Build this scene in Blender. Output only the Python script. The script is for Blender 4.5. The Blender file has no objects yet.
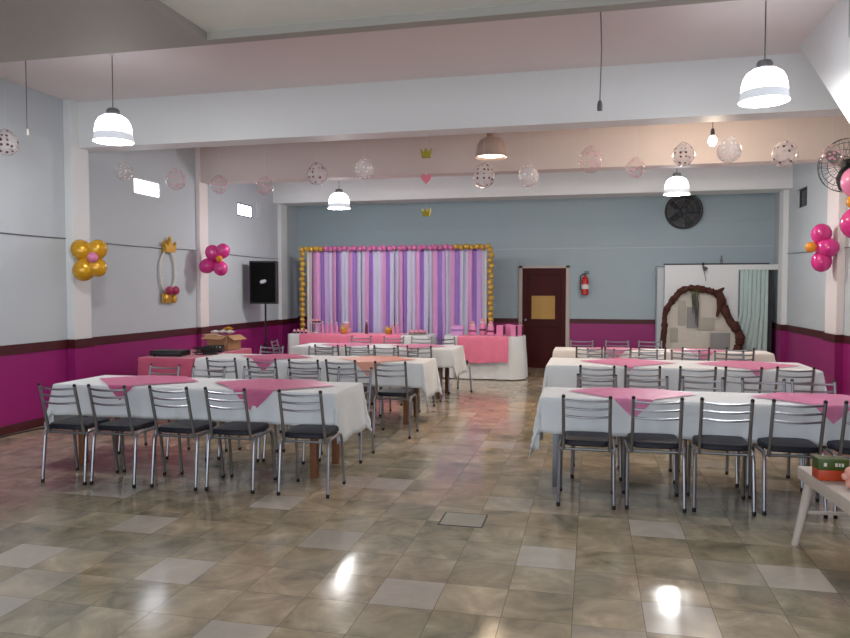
import bpy, bmesh, math, random
from math import pi, sin, cos, radians, sqrt, atan2, hypot
from mathutils import Vector, Matrix
random.seed(11)
D = bpy.data
SC = bpy.context.scene
COL = SC.collection

# ---------------------------------------------------------------- camera
cam_data = D.cameras.new('camera'); cam_data.sensor_width = 36.0; cam_data.lens = 30.494
cam_data.clip_start = 0.05; cam_data.clip_end = 200
cam = D.objects.new('camera', cam_data); COL.objects.link(cam)
cam.location = (0, 0, 1.62)
cam.rotation_euler = (radians(90 - 2.3065), 0, radians(13.048))
SC.camera = cam

# ---------------------------------------------------------------- world, light, exposure
W = D.worlds.new('world'); SC.world = W; W.use_nodes = True
bg = W.node_tree.nodes['Background']; bg.inputs[0].default_value = (0.72, 0.83, 1.0, 1); bg.inputs[1].default_value = 1.0
SC.view_settings.view_transform = 'Standard'; SC.view_settings.look = 'None'
SC.view_settings.gamma = 1.0; SC.view_settings.use_curve_mapping = False
SC.view_settings.exposure = 0.36

def area(name, loc, rot, sx, sy, power, color):
    l = D.lights.new(name, 'AREA'); l.shape = 'RECTANGLE'; l.size = sx; l.size_y = sy; l.energy = power; l.color = color
    o = D.objects.new(name, l); COL.objects.link(o); o.location = loc; o.rotation_euler = rot
    return o
# added fill lights, set at three made-up windows behind the camera
for i, x in enumerate((-4.6, -1.5, 1.6)):
    area('window_daylight', (x, -2.93, 1.75), (radians(90), 0, 0), 2.3, 1.9, 56, (0.90, 0.94, 1.0))
LAMP_W = 44.0

# ---------------------------------------------------------------- room dimensions
XL, XR, YF, YB, ZC, ZB = -6.40, 3.40, -3.0, 15.05, 3.97, 3.40

# ---------------------------------------------------------------- materials
def lin(c):
    return tuple((v/255/12.92 if v/255 <= 0.04045 else ((v/255+0.055)/1.055)**2.4) for v in c) + (1.0,)
MATS = {}
def mat(name, rgb, rough=0.6, metal=0.0, var=0.06, scale=6.0, bump=0.0, spec=0.5, emit=0.0, emit_rgb=None, coat=0.0, sheen=0.0, alpha=1.0, stretch=(1, 1, 1), trans=0.0):
    if name in MATS: return MATS[name]
    m = D.materials.new(name); m.use_nodes = True; nt = m.node_tree; N = nt.nodes; L = nt.links
    b = N['Principled BSDF']
    b.inputs['Roughness'].default_value = rough; b.inputs['Metallic'].default_value = metal
    b.inputs['Specular IOR Level'].default_value = spec
    b.inputs['Coat Weight'].default_value = coat; b.inputs['Sheen Weight'].default_value = sheen
    b.inputs['Alpha'].default_value = alpha; b.inputs['Transmission Weight'].default_value = trans
    tc = N.new('ShaderNodeTexCoord'); mp = N.new('ShaderNodeMapping'); mp.inputs['Scale'].default_value = stretch
    L.new(tc.outputs['Object'], mp.inputs['Vector'])
    nz = N.new('ShaderNodeTexNoise'); nz.inputs['Scale'].default_value = scale; nz.inputs['Detail'].default_value = 4
    L.new(mp.outputs[0], nz.inputs['Vector'])
    c = lin(rgb)
    mx = N.new('ShaderNodeMixRGB')
    mx.inputs[1].default_value = tuple(max(0, v*(1-var)) for v in c[:3]) + (1,)
    mx.inputs[2].default_value = tuple(min(1, v*(1+var)) for v in c[:3]) + (1,)
    L.new(nz.outputs['Fac'], mx.inputs[0]); L.new(mx.outputs[0], b.inputs['Base Color'])
    if bump:
        bp = N.new('ShaderNodeBump'); bp.inputs['Strength'].default_value = bump; bp.inputs['Distance'].default_value = 0.01
        L.new(nz.outputs['Fac'], bp.inputs['Height']); L.new(bp.outputs[0], b.inputs['Normal'])
    if emit:
        b.inputs['Emission Color'].default_value = lin(emit_rgb or rgb); b.inputs['Emission Strength'].default_value = emit
    MATS[name] = m
    return m

mat('wall_paint', (190, 198, 204), 0.75, var=0.04, scale=0.7, bump=0.05)
mat('back_wall_paint', (164, 181, 188), 0.7, var=0.04, scale=0.8, bump=0.05)
mat('white_paint', (224, 227, 228), 0.6, var=0.03, scale=1.2, bump=0.04)
mat('pink_white_paint', (232, 224, 224), 0.65, var=0.04, scale=0.8, bump=0.04)
mat('cream_paint', (206, 194, 190), 0.65, var=0.04, scale=0.8, bump=0.04)
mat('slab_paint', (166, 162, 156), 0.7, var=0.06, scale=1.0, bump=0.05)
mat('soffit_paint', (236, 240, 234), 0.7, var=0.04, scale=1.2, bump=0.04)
mat('magenta_paint', (144, 24, 106), 0.45, var=0.10, scale=1.3, bump=0.05)
mat('maroon_paint', (70, 8, 18), 0.5, var=0.15, scale=2.0, bump=0.04)
mat('dark_door', (66, 8, 10), 0.55, spec=0.25, var=0.18, scale=3.0, stretch=(1, 1, 0.2))
mat('frame_paint', (190, 176, 168), 0.5)
mat('chrome', (150, 152, 158), 0.36, 1.0, var=0.05, scale=20)
mat('seat_vinyl', (18, 20, 33), 0.5, spec=0.3, var=0.2, scale=30, bump=0.15)
mat('black_plastic', (14, 14, 16), 0.45, var=0.2)
mat('speaker_cloth', (12, 12, 13), 0.9, spec=0.1)
mat('rubber', (20, 20, 20), 0.8)
mat('white_cloth', (226, 230, 234), 0.85, var=0.03, scale=9, bump=0.1, sheen=0.2)
mat('cream_cloth', (234, 228, 224), 0.85, var=0.03, scale=9, bump=0.1, sheen=0.2)
mat('wood', (120, 76, 46), 0.5, var=0.25, scale=8, stretch=(6, 6, 0.7))
mat('gold_balloon', (214, 160, 24), 0.2, 0.25, var=0.08, scale=5, coat=0.5)
mat('pink_balloon', (216, 50, 140), 0.18, var=0.06, scale=5, coat=0.5)
mat('light_pink_balloon', (222, 130, 176), 0.2, var=0.06, scale=5, coat=0.5)
mat('garland_gold', (206, 164, 62), 0.25, 0.15, var=0.08, scale=5, coat=0.4)
mat('garland_pink', (206, 112, 164), 0.25, var=0.08, scale=5, coat=0.4)
mat('orange_balloon', (230, 150, 40), 0.2, var=0.06, coat=0.4)
mat('string', (215, 215, 215), 0.8)
mat('cable_grey', (105, 105, 108), 0.6)
mat('pink_sheer', (222, 100, 146), 0.6, var=0.12, scale=14, bump=0.2, sheen=0.3)
mat('pink_cloth', (232, 124, 156), 0.8, var=0.1, scale=12, bump=0.2, sheen=0.3)
mat('dusty_pink_cloth', (196, 84, 116), 0.7, var=0.14, scale=6, bump=0.2, sheen=0.3)
mat('peach_cloth', (240, 160, 140), 0.7, var=0.15, scale=5, bump=0.2, sheen=0.3)
mat('cardboard', (178, 140, 104), 0.85, var=0.06)
mat('red_enamel', (190, 24, 22), 0.3, coat=0.3)
mat('paper_tan', (190, 150, 84), 0.7, var=0.08)
mat('white_plastic', (222, 218, 212), 0.45)
mat('table_white', (206, 196, 188), 0.5)
mat('grey_metal', (120, 122, 126), 0.4, 0.7)
mat('dark_grey', (52, 54, 60), 0.6, var=0.2)
mat('bark', (72, 34, 26), 0.85, var=0.35, scale=9, bump=0.8)
mat('stone_light', (196, 192, 182), 0.85, var=0.08, scale=6, bump=0.3)
mat('stone_mid', (168, 164, 152), 0.85, var=0.1, scale=6, bump=0.3)
mat('stone_grey', (140, 140, 140), 0.85, var=0.1, scale=6, bump=0.3)
mat('leaf', (96, 112, 40), 0.6, var=0.3, scale=20)
mat('dark_leaf', (70, 72, 62), 0.7, var=0.3, scale=20)
mat('olive_card', (150, 140, 30), 0.6)
mat('gold_card', (206, 160, 40), 0.35, 0.4)
mat('pink_card', (220, 120, 140), 0.55)
mat('green_print', (62, 84, 26), 0.4, var=0.3, scale=40)
mat('orange_print', (184, 66, 30), 0.4, var=0.2, scale=40)
mat('skin_pink', (224, 160, 146), 0.5)
mat('candy_pink', (226, 140, 186), 0.35, var=0.1, scale=30)
mat('lilac_card', (204, 150, 206), 0.5)
mat('dark_berry', (92, 34, 52), 0.5, var=0.2)
mat('frost_pink', (220, 150, 170), 0.5, var=0.15, scale=30)
mat('lamp_off_shade', (172, 152, 142), 0.35, 0.3)
mat('lamp_glow_warm', (255, 236, 214), 0.5, emit=5.0, emit_rgb=(255, 236, 212))
mat('shade_glow', (250, 250, 255), 0.4, emit=5.0, emit_rgb=(246, 248, 255))
mat('shade_rim', (200, 204, 210), 0.25, emit=0.40, emit_rgb=(228, 234, 244))
mat('bulb_glow', (255, 244, 226), 0.4, emit=14, emit_rgb=(255, 240, 216))
mat('daylight_pane', (235, 240, 250), 0.3, emit=8, emit_rgb=(240, 244, 255))
mat('dark_pane', (44, 48, 56), 0.2)
mat('sheer_curtain', (190, 208, 206), 0.8, var=0.08, scale=8, stretch=(8, 8, 0.5))
mat('streamer_purple', (154, 116, 198), 0.65, var=0.1, scale=4)
mat('streamer_lilac', (196, 164, 218), 0.65, var=0.08, scale=4)
mat('streamer_pink', (216, 156, 204), 0.65, var=0.08, scale=4)
mat('streamer_white', (200, 196, 222), 0.65, var=0.05, scale=4)
mat('streamer_cream', (214, 200, 212), 0.65, var=0.05, scale=4)
mat('crown_gold', (206, 160, 60), 0.35, 0.3)
mat('magenta_ribbon', (160, 30, 80), 0.5)
mat('logo_silver', (190, 190, 195), 0.35, 0.6)
mat('red_box', (150, 20, 26), 0.5)

def glass_mat():
    m = D.materials.new('window_glass'); m.use_nodes = True; b = m.node_tree.nodes['Principled BSDF']
    b.inputs['Base Color'].default_value = (0.95, 0.97, 1, 1); b.inputs['Roughness'].default_value = 0.02
    b.inputs['Transmission Weight'].default_value = 1.0; b.inputs['IOR'].default_value = 1.1
    MATS['window_glass'] = m
glass_mat()

def clear_balloon(name, dot_rgb, density, dscale=9.0):
    m = D.materials.new(name); m.use_nodes = True; nt = m.node_tree; N = nt.nodes; L = nt.links
    for n in list(N): N.remove(n)
    out = N.new('ShaderNodeOutputMaterial')
    tr = N.new('ShaderNodeBsdfTransparent'); tr.inputs[0].default_value = (0.97, 0.95, 0.95, 1)
    df = N.new('ShaderNodeBsdfDiffuse'); df.inputs[0].default_value = lin((235, 228, 228))
    gl = N.new('ShaderNodeBsdfGlossy'); gl.inputs['Roughness'].default_value = 0.08
    dt = N.new('ShaderNodeBsdfDiffuse'); dt.inputs[0].default_value = lin(dot_rgb)
    lw = N.new('ShaderNodeLayerWeight'); lw.inputs['Blend'].default_value = 0.35
    m1 = N.new('ShaderNodeMixShader'); m1.inputs[0].default_value = density
    L.new(tr.outputs[0], m1.inputs[1]); L.new(df.outputs[0], m1.inputs[2])
    ma = N.new('ShaderNodeMath'); ma.operation = 'MULTIPLY'; ma.inputs[1].default_value = 0.35
    L.new(lw.outputs['Facing'], ma.inputs[0])
    m2 = N.new('ShaderNodeMixShader'); L.new(ma.outputs[0], m2.inputs[0]); L.new(m1.outputs[0], m2.inputs[1]); L.new(gl.outputs[0], m2.inputs[2])
    tc = N.new('ShaderNodeTexCoord'); vo = N.new('ShaderNodeTexVoronoi'); vo.inputs['Scale'].default_value = dscale*2; vo.inputs['Randomness'].default_value = 0.35
    L.new(tc.outputs['Object'], vo.inputs['Vector'])
    lt = N.new('ShaderNodeMath'); lt.operation = 'LESS_THAN'; lt.inputs[1].default_value = 0.27
    L.new(vo.outputs['Distance'], lt.inputs[0])
    m3 = N.new('ShaderNodeMixShader'); L.new(lt.outputs[0], m3.inputs[0]); L.new(m2.outputs[0], m3.inputs[1]); L.new(dt.outputs[0], m3.inputs[2])
    L.new(m3.outputs[0], out.inputs[0]); MATS[name] = m
clear_balloon('clear_balloon_dark_dots', (90, 50, 60), 0.34)
clear_balloon('clear_balloon_pink_dots', (225, 165, 180), 0.08)
clear_balloon('clear_balloon_white_dots', (245, 240, 240), 0.12)
clear_balloon('milky_balloon', (250, 250, 250), 0.5)

def sheer_mat(name, rgb, opac):
    m = D.materials.new(name); m.use_nodes = True; nt = m.node_tree; N = nt.nodes; L = nt.links
    b = N['Principled BSDF']; b.inputs['Roughness'].default_value = 0.38
    tc = N.new('ShaderNodeTexCoord'); nz = N.new('ShaderNodeTexNoise'); nz.inputs['Scale'].default_value = 24; nz.inputs['Detail'].default_value = 4
    L.new(tc.outputs['Object'], nz.inputs['Vector'])
    mx = N.new('ShaderNodeMixRGB'); c = lin(rgb)
    mx.inputs[1].default_value = tuple(v*0.8 for v in c[:3])+(1,); mx.inputs[2].default_value = tuple(min(1, v*1.25) for v in c[:3])+(1,)
    L.new(nz.outputs['Fac'], mx.inputs[0]); L.new(mx.outputs[0], b.inputs['Base Color'])
    b.inputs['Alpha'].default_value = opac
    MATS[name] = m
sheer_mat('pink_organza', (216, 104, 152), 0.86)
sheer_mat('bright_organza', (232, 132, 180), 0.84)
sheer_mat('pale_pink_organza', (236, 140, 176), 0.86)
sheer_mat('peach_organza', (246, 168, 146), 0.86)

def floor_mat():
    m = D.materials.new('marble_tile'); m.use_nodes = True; nt = m.node_tree; N = nt.nodes; L = nt.links
    b = N['Principled BSDF']
    at = N.new('ShaderNodeAttribute'); at.attribute_name = 'tile_tone'; at.attribute_type = 'GEOMETRY'
    tc = N.new('ShaderNodeTexCoord')
    # every tile gets its own piece of marble: shift the pattern with the tile's random colour
    ad = N.new('ShaderNodeVectorMath'); ad.operation = 'MULTIPLY_ADD'; ad.inputs[1].default_value = (1.7, 2.3, 0.9)
    L.new(at.outputs['Color'], ad.inputs[0]); L.new(tc.outputs['Object'], ad.inputs[2])
    n1 = N.new('ShaderNodeTexNoise'); n1.inputs['Scale'].default_value = 3.4; n1.inputs['Detail'].default_value = 8; n1.inputs['Distortion'].default_value = 0.7; n1.inputs['Roughness'].default_value = 0.62
    L.new(ad.outputs[0], n1.inputs['Vector'])
    r1 = N.new('ShaderNodeValToRGB'); e = r1.color_ramp.elements
    e[0].position = 0.30; e[0].color = lin((120, 114, 98)); e[1].position = 0.74; e[1].color = lin((208, 194, 174))
    x = e.new(0.46); x.color = lin((156, 147, 129)); x = e.new(0.58); x.color = lin((178, 165, 144))
    L.new(n1.outputs['Fac'], r1.inputs[0])
    n2 = N.new('ShaderNodeTexNoise'); n2.inputs['Scale'].default_value = 0.7; n2.inputs['Detail'].default_value = 3
    L.new(tc.outputs['Object'], n2.inputs['Vector'])
    r2 = N.new('ShaderNodeValToRGB'); e = r2.color_ramp.elements; e[0].position = 0.35; e[0].color = (0.90, 0.96, 0.92, 1); e[1].position = 0.7; e[1].color = (1.22, 1.08, 0.95, 1)
    L.new(n2.outputs['Fac'], r2.inputs[0])
    mu = N.new('ShaderNodeMixRGB'); mu.blend_type = 'MULTIPLY'; mu.inputs[0].default_value = 1
    L.new(r1.outputs[0], mu.inputs[1]); L.new(r2.outputs[0], mu.inputs[2])
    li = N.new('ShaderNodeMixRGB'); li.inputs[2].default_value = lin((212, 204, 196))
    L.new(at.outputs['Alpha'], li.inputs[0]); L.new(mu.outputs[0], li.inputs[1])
    # tile brightness
    sp = N.new('ShaderNodeSeparateColor'); L.new(at.outputs['Color'], sp.inputs[0])
    mr = N.new('ShaderNodeMapRange'); mr.inputs['To Min'].default_value = 0.88; mr.inputs['To Max'].default_value = 1.10
    L.new(sp.outputs[0], mr.inputs['Value'])
    mb = N.new('ShaderNodeVectorMath'); mb.operation = 'SCALE'; L.new(li.outputs[0], mb.inputs[0]); L.new(mr.outputs[0], mb.inputs['Scale'])
    # grout
    br = N.new('ShaderNodeTexBrick'); br.offset = 0; br.inputs['Scale'].default_value = 1.0
    br.inputs['Brick Width'].default_value = 0.345; br.inputs['Row Height'].default_value = 0.345; br.inputs['Mortar Size'].default_value = 0.0016; br.inputs['Mortar Smooth'].default_value = 0.1
    mp = N.new('ShaderNodeMapping'); mp.inputs['Location'].default_value = (0.08 + 0.345*40, -0.05 + 0.345*40, 0)
    L.new(tc.outputs['Object'], mp.inputs['Vector']); L.new(mp.outputs[0], br.inputs['Vector'])
    gm = N.new('ShaderNodeMixRGB'); gm.inputs[2].default_value = lin((104, 96, 86))
    L.new(br.outputs['Fac'], gm.inputs[0]); L.new(mb.outputs[0], gm.inputs[1]); L.new(gm.outputs[0], b.inputs['Base Color'])
    rr = N.new('ShaderNodeMapRange'); rr.inputs['To Min'].default_value = 0.07; rr.inputs['To Max'].default_value = 0.20
    L.new(n1.outputs['Fac'], rr.inputs['Value']); L.new(rr.outputs[0], b.inputs['Roughness'])
    bp = N.new('ShaderNodeBump'); bp.inputs['Strength'].default_value = 0.25; bp.inputs['Distance'].default_value = 0.002; bp.invert = True
    L.new(br.outputs['Fac'], bp.inputs['Height']); L.new(bp.outputs[0], b.inputs['Normal'])
    b.inputs['Specular IOR Level'].default_value = 0.5
    MATS['marble_tile'] = m
floor_mat()

def back_wall_mat():
    m = MATS['back_wall_paint']; nt = m.node_tree; N = nt.nodes; L = nt.links; b = N['Principled BSDF']
    tc = N.new('ShaderNodeTexCoord'); sp = N.new('ShaderNodeSeparateXYZ'); L.new(tc.outputs['Object'], sp.inputs[0])
    md = N.new('ShaderNodeMath'); md.operation = 'FRACT'; dv = N.new('ShaderNodeMath'); dv.operation = 'DIVIDE'; dv.inputs[1].default_value = 0.42
    L.new(sp.outputs[2], dv.inputs[0]); L.new(dv.outputs[0], md.inputs[0])
    lt = N.new('ShaderNodeMath'); lt.operation = 'LESS_THAN'; lt.inputs[1].default_value = 0.03; L.new(md.outputs[0], lt.inputs[0])
    bp = N.new('ShaderNodeBump'); bp.invert = True; bp.inputs['Strength'].default_value = 0.5; bp.inputs['Distance'].default_value = 0.004
    L.new(lt.outputs[0], bp.inputs['Height']); L.new(bp.outputs[0], b.inputs['Normal'])
back_wall_mat()

# ---------------------------------------------------------------- mesh helpers
class MB:
    def __init__(s): s.bm = bmesh.new()
    def box(s, x0, x1, y0, y1, z0, z1, bev=0.0):
        r = bmesh.ops.create_cube(s.bm, size=1.0)
        M = Matrix.Translation(((x0+x1)/2, (y0+y1)/2, (z0+z1)/2)) @ Matrix.Diagonal((abs(x1-x0), abs(y1-y0), abs(z1-z0), 1))
        bmesh.ops.transform(s.bm, matrix=M, verts=r['verts'])
        if bev:
            ed = list({e for v in r['verts'] for e in v.link_edges})
            bmesh.ops.bevel(s.bm, geom=ed, offset=bev, segments=2, affect='EDGES', profile=0.6)
        return s
    def obox(s, c, dims, R, bev=0.0):
        r = bmesh.ops.create_cube(s.bm, size=1.0)
        M = Matrix.Translation(c) @ R.to_4x4() @ Matrix.Diagonal((dims[0], dims[1], dims[2], 1))
        bmesh.ops.transform(s.bm, matrix=M, verts=r['verts'])
        if bev:
            ed = list({e for v in r['verts'] for e in v.link_edges})
            bmesh.ops.bevel(s.bm, geom=ed, offset=bev, segments=2, affect='EDGES')
        return s
    def tube(s, pts, rad, seg=8, closed=False, caps=True):
        P = [Vector(p) for p in pts]; n = len(P); rings = []
        rads = rad if isinstance(rad, (list, tuple)) else [rad]*n
        up = None
        for i in range(n):
            a = P[(i-1) % n] if (closed or i > 0) else P[i]; b = P[(i+1) % n] if (closed or i < n-1) else P[i]
            t = (b-a).normalized()
            if up is None:
                up = Vector((0, 0, 1)) if abs(t.z) < 0.9 else Vector((1, 0, 0))
            u = (up - t*up.dot(t))
            if u.length < 1e-5: u = t.orthogonal()
            u.normalize(); up = u; v = t.cross(u)
            rings.append([s.bm.verts.new(P[i] + (u*cos(2*pi*k/seg) + v*sin(2*pi*k/seg))*rads[i]) for k in range(seg)])
        m = n if closed else n-1
        for i in range(m):
            A, B = rings[i], rings[(i+1) % n]
            for k in range(seg): s.bm.faces.new((A[k], A[(k+1) % seg], B[(k+1) % seg], B[k]))
        if caps and not closed:
            s.bm.faces.new(rings[0][::-1]); s.bm.faces.new(rings[-1])
        return s
    def lathe(s, prof, c=(0, 0, 0), seg=28, axis=None):
        c = Vector(c); rings = []
        R = Matrix.Identity(3) if axis is None else Vector(axis).to_track_quat('Z', 'Y').to_matrix()
        for r, z in prof:
            if r < 1e-5: rings.append([s.bm.verts.new(c + R @ Vector((0, 0, z)))])
            else: rings.append([s.bm.verts.new(c + R @ Vector((r*cos(2*pi*k/seg), r*sin(2*pi*k/seg), z))) for k in range(seg)])
        for A, B in zip(rings, rings[1:]):
            for k in range(seg):
                a = [A[k % len(A)], A[(k+1) % len(A)], B[(k+1) % len(B)], B[k % len(B)]]
                u = []
                for q in a:
                    if q not in u: u.append(q)
                if len(u) > 2: s.bm.faces.new(u)
        return s
    def ball(s, c, r, sc=(1, 1, 1), R=None, seg=16):
        q = bmesh.ops.create_uvsphere(s.bm, u_segments=seg, v_segments=max(6, seg*2//3), radius=r)
        M = Matrix.Translation(c) @ (R.to_4x4() if R else Matrix.Identity(4)) @ Matrix.Diagonal((sc[0], sc[1], sc[2], 1))
        bmesh.ops.transform(s.bm, matrix=M, verts=q['verts']); return s
    def prism(s, pts2, axis, a, b):
        def P(u, v, w): return (w, u, v) if axis == 'x' else ((u, w, v) if axis == 'y' else (u, v, w))
        A = [s.bm.verts.new(P(u, v, a)) for u, v in pts2]; B = [s.bm.verts.new(P(u, v, b)) for u, v in pts2]
        n = len(A); s.bm.faces.new(A); s.bm.faces.new(B[::-1])
        for i in range(n): s.bm.faces.new((A[(i+1) % n], A[i], B[i], B[(i+1) % n]))
        return s
    def build(s, name, m, parent=None, smooth=True, loc=None, rotz=None):
        bmesh.ops.recalc_face_normals(s.bm, faces=s.bm.faces[:])
        me = D.meshes.new(name); s.bm.to_mesh(me); s.bm.free()
        me.materials.append(MATS[m])
        if smooth:
            for p in me.polygons: p.use_smooth = True
            try: me.set_sharp_from_angle(angle=radians(38))
            except Exception: pass
        o = D.objects.new(name, me); COL.objects.link(o)
        if parent is not None: o.parent = parent
        if loc: o.location = loc
        if rotz is not None: o.rotation_euler = (0, 0, rotz)
        return o

def tag(o, label, cat, group=None, kind=None):
    o['label'] = label; o['category'] = cat
    if group: o['group'] = group
    if kind: o['kind'] = kind
    return o
def thing(name, label, cat, loc, rotz=0.0, group=None):
    o = D.objects.new(name, None); COL.objects.link(o); o.location = loc; o.rotation_euler = (0, 0, rotz)
    o.empty_display_size = 0.1
    return tag(o, label, cat, group)
def struct(o, label):
    o['kind'] = 'structure'; o['label'] = label; return o
KIDS = {}
def copy_tree(root, loc, rotz, label, group=None):
    def rec(o, parent):
        c = o.copy(); COL.objects.link(c)
        if parent is not None: c.parent = parent
        for ch in list(o.children): rec(ch, c)
        return c
    r = rec(root, None); r.location = loc; r.rotation_euler = (0, 0, rotz); r['label'] = label
    if group: r['group'] = group
    return r

# ================================================================ ROOM SHELL
def build_floor():
    t = 0.345; ox = -0.08; oy = 0.05
    bm = bmesh.new(); lay = bm.loops.layers.float_color.new('tile_tone')
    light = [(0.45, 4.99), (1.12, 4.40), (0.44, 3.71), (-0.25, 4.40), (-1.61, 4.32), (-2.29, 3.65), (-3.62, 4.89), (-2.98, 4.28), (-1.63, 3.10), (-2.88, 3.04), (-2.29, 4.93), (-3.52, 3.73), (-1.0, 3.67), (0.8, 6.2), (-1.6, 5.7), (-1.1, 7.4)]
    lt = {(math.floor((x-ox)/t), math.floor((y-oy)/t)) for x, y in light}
    i0, i1 = math.floor((XL-ox)/t), math.ceil((XR-ox)/t); j0, j1 = math.floor((YF-oy)/t), math.ceil((YB-oy)/t)
    V = {}
    def vert(x, y):
        k = (round(x, 4), round(y, 4))
        if k not in V: V[k] = bm.verts.new((k[0], k[1], 0))
        return V[k]
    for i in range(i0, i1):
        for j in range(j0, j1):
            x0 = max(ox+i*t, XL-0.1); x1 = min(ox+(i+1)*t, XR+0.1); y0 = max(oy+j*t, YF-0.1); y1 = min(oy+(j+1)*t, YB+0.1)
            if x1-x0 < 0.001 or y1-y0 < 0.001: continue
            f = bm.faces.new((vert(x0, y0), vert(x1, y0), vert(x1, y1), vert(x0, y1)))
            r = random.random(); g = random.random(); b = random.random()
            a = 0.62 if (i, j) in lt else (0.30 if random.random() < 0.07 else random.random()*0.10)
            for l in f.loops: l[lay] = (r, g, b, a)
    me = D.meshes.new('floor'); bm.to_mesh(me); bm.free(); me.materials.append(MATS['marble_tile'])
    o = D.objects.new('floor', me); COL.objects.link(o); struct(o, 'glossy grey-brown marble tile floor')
build_floor()

T = 0.2
def wall_with_dado(name, boxes, label):
    """boxes: list of (x0,x1,y0,y1,z0,z1,mat); first is the wall itself"""
    base = None
    for k, (x0, x1, y0, y1, z0, z1, m, nm) in enumerate(boxes):
        o = MB().box(x0, x1, y0, y1, z0, z1).build(nm, m, base, smooth=False)
        if base is None: base = o; struct(o, label)
    return base
# left wall with its two small openings at the top
def side_wall(name, X, sgn, openings, label):
    # sgn=-1: wall body to the left of X
    a, b = (X-T, X) if sgn < 0 else (X, X+T)
    mb = MB(); ys = YF-T
    for (y0, y1, z0, z1) in openings:
        mb.box(a, b, ys, y0, 0, ZC+0.1); mb.box(a, b, y0, y1, 0, z0); mb.box(a, b, y0, y1, z1, ZC+0.1); ys = y1
    mb.box(a, b, ys, YB+T, 0, ZC+0.1)
    w = mb.build(name, 'wall_paint', smooth=False); struct(w, label)
    d = 0.012*(-sgn)
    def strip(nm, z0, z1, dd, m):
        x0, x1 = sorted((X, X+dd)); MB().box(x0, x1, YF, YB, z0, z1).build(nm, m, w, smooth=False)
    strip('dado', 0.0, 0.90, d, 'magenta_paint')
    strip('dado_band', 0.89, 1.0, d*1.8, 'maroon_paint')
    return w
side_wall('wall_left', XL, -1, [(9.15, 9.80, 3.00, 3.24), (12.25, 12.85, 3.00, 3.24)], 'pale blue-grey left wall with magenta dado and maroon band')
side_wall('wall_right', XR, 1, [(12.9, 13.5, 3.00, 3.32)], 'pale grey right wall with magenta dado and maroon band')
for nm, X, s in (('baseboard_left', XL, 1), ('baseboard_right', XR, -1)):
    x0, x1 = sorted((X, X+s*0.035)); struct(MB().box(x0, x1, YF, YB, 0, 0.10, 0.006).build(nm, 'maroon_paint'), 'dark maroon skirting board')
# back wall with a doorway
mb = MB(); DX0, DX1, DZ = -1.43, -0.50, 2.07
mb.box(XL, DX0, YB, YB+T, 0, ZC+.1); mb.box(DX1, XR, YB, YB+T, 0, ZC+.1); mb.box(DX0, DX1, YB, YB+T, DZ, ZC+.1)
wb = struct(mb.build('wall_back', 'back_wall_paint', smooth=False), 'blue-grey back wall with magenta dado')
for x0, x1 in ((XL, DX0-.06), (DX1+.06, XR)):
    MB().box(x0, x1, YB-.012, YB, 0, .95).build('dado', 'magenta_paint', wb, smooth=False)
    MB().box(x0, x1, YB-.022, YB, .94, 1.03).build('dado_band', 'maroon_paint', wb, smooth=False)
    MB().box(x0, x1, YB-.035, YB, 0, .09).build('baseboard', 'maroon_paint', wb, smooth=False)
# thin joint trim on back wall
struct(MB().box(XL, XR, YB-.008, YB, 2.46, 2.475).build('trim_1', 'wall_paint', smooth=False), 'thin horizontal joint strip on back wall')
# door
dr = struct(MB().box(DX0+.018, DX1-.018, YB+.02, YB+.10, 0.001, DZ-.001).build('door_1', 'dark_door', smooth=False), 'dark maroon door in back wall')
for x0, x1, z0, z1 in ((-1.30, -0.63, .15, .85), (-1.30, -0.63, .98, 1.92)):
    MB().tube([(x0, YB+.018, z0), (x1, YB+.018, z0), (x1, YB+.018, z1), (x0, YB+.018, z1)], .008, 6, True).build('moulding', 'dark_door', dr)
mb = MB().lathe([(.0, 0), (.022, 0), (.022, .01), (.008, .015), (.008, .04), (.024, .05), (.02, .07), (0, .075)], (DX0+.09, YB+.02, 1.0), 14, (0, -1, 0)); mb.build('door_handle', 'chrome', dr)
MB().box(DX0-.05, DX0+.02, YB-.03, YB+.06, 0, DZ+.05).box(DX1-.02, DX1+.05, YB-.03, YB+.06, 0, DZ+.05).box(DX0-.05, DX1+.05, YB-.03, YB+.06, DZ, DZ+.05).build('door_frame', 'frame_paint', dr, smooth=False)
tag(MB().box(-1.22, -.74, YB-.002, YB+.017, 1.02, 1.50, .002).build('door_notice', 'paper_tan', smooth=False), 'tan square notice board fixed on the dark maroon door', 'notice')
# unseen front wall; its three windows are added to hold the fill lights
mb = MB(); xs = XL
for cx in (-4.6, -1.5, 1.6):
    mb.box(xs, cx-1.2, YF-T, YF, 0, ZC+.1); mb.box(cx-1.2, cx+1.2, YF-T, YF, 0, .75); mb.box(cx-1.2, cx+1.2, YF-T, YF, 2.75, ZC+.1); xs = cx+1.2
mb.box(xs, XR, YF-T, YF, 0, ZC+.1); struct(mb.build('wall_front', 'wall_paint', smooth=False), 'street-side wall behind the camera')
for i, cx in enumerate((-4.6, -1.5, 1.6)):
    w = struct(MB().box(cx-1.2, cx+1.2, YF-.12, YF-.06, .75, .81).box(cx-1.2, cx+1.2, YF-.12, YF-.06, 2.69, 2.75).box(cx-1.2, cx-1.14, YF-.12, YF-.06, .75, 2.75).box(cx+1.14, cx+1.2, YF-.12, YF-.06, .75, 2.75).box(cx-.03, cx+.03, YF-.12, YF-.06, .75, 2.75).build('window_%d' % (4+i), 'white_paint', smooth=False), 'street window')
    MB().box(cx-1.16, cx+1.16, YF-.095, YF-.085, .8, 2.7).build('pane', 'window_glass', w, smooth=False)
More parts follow.
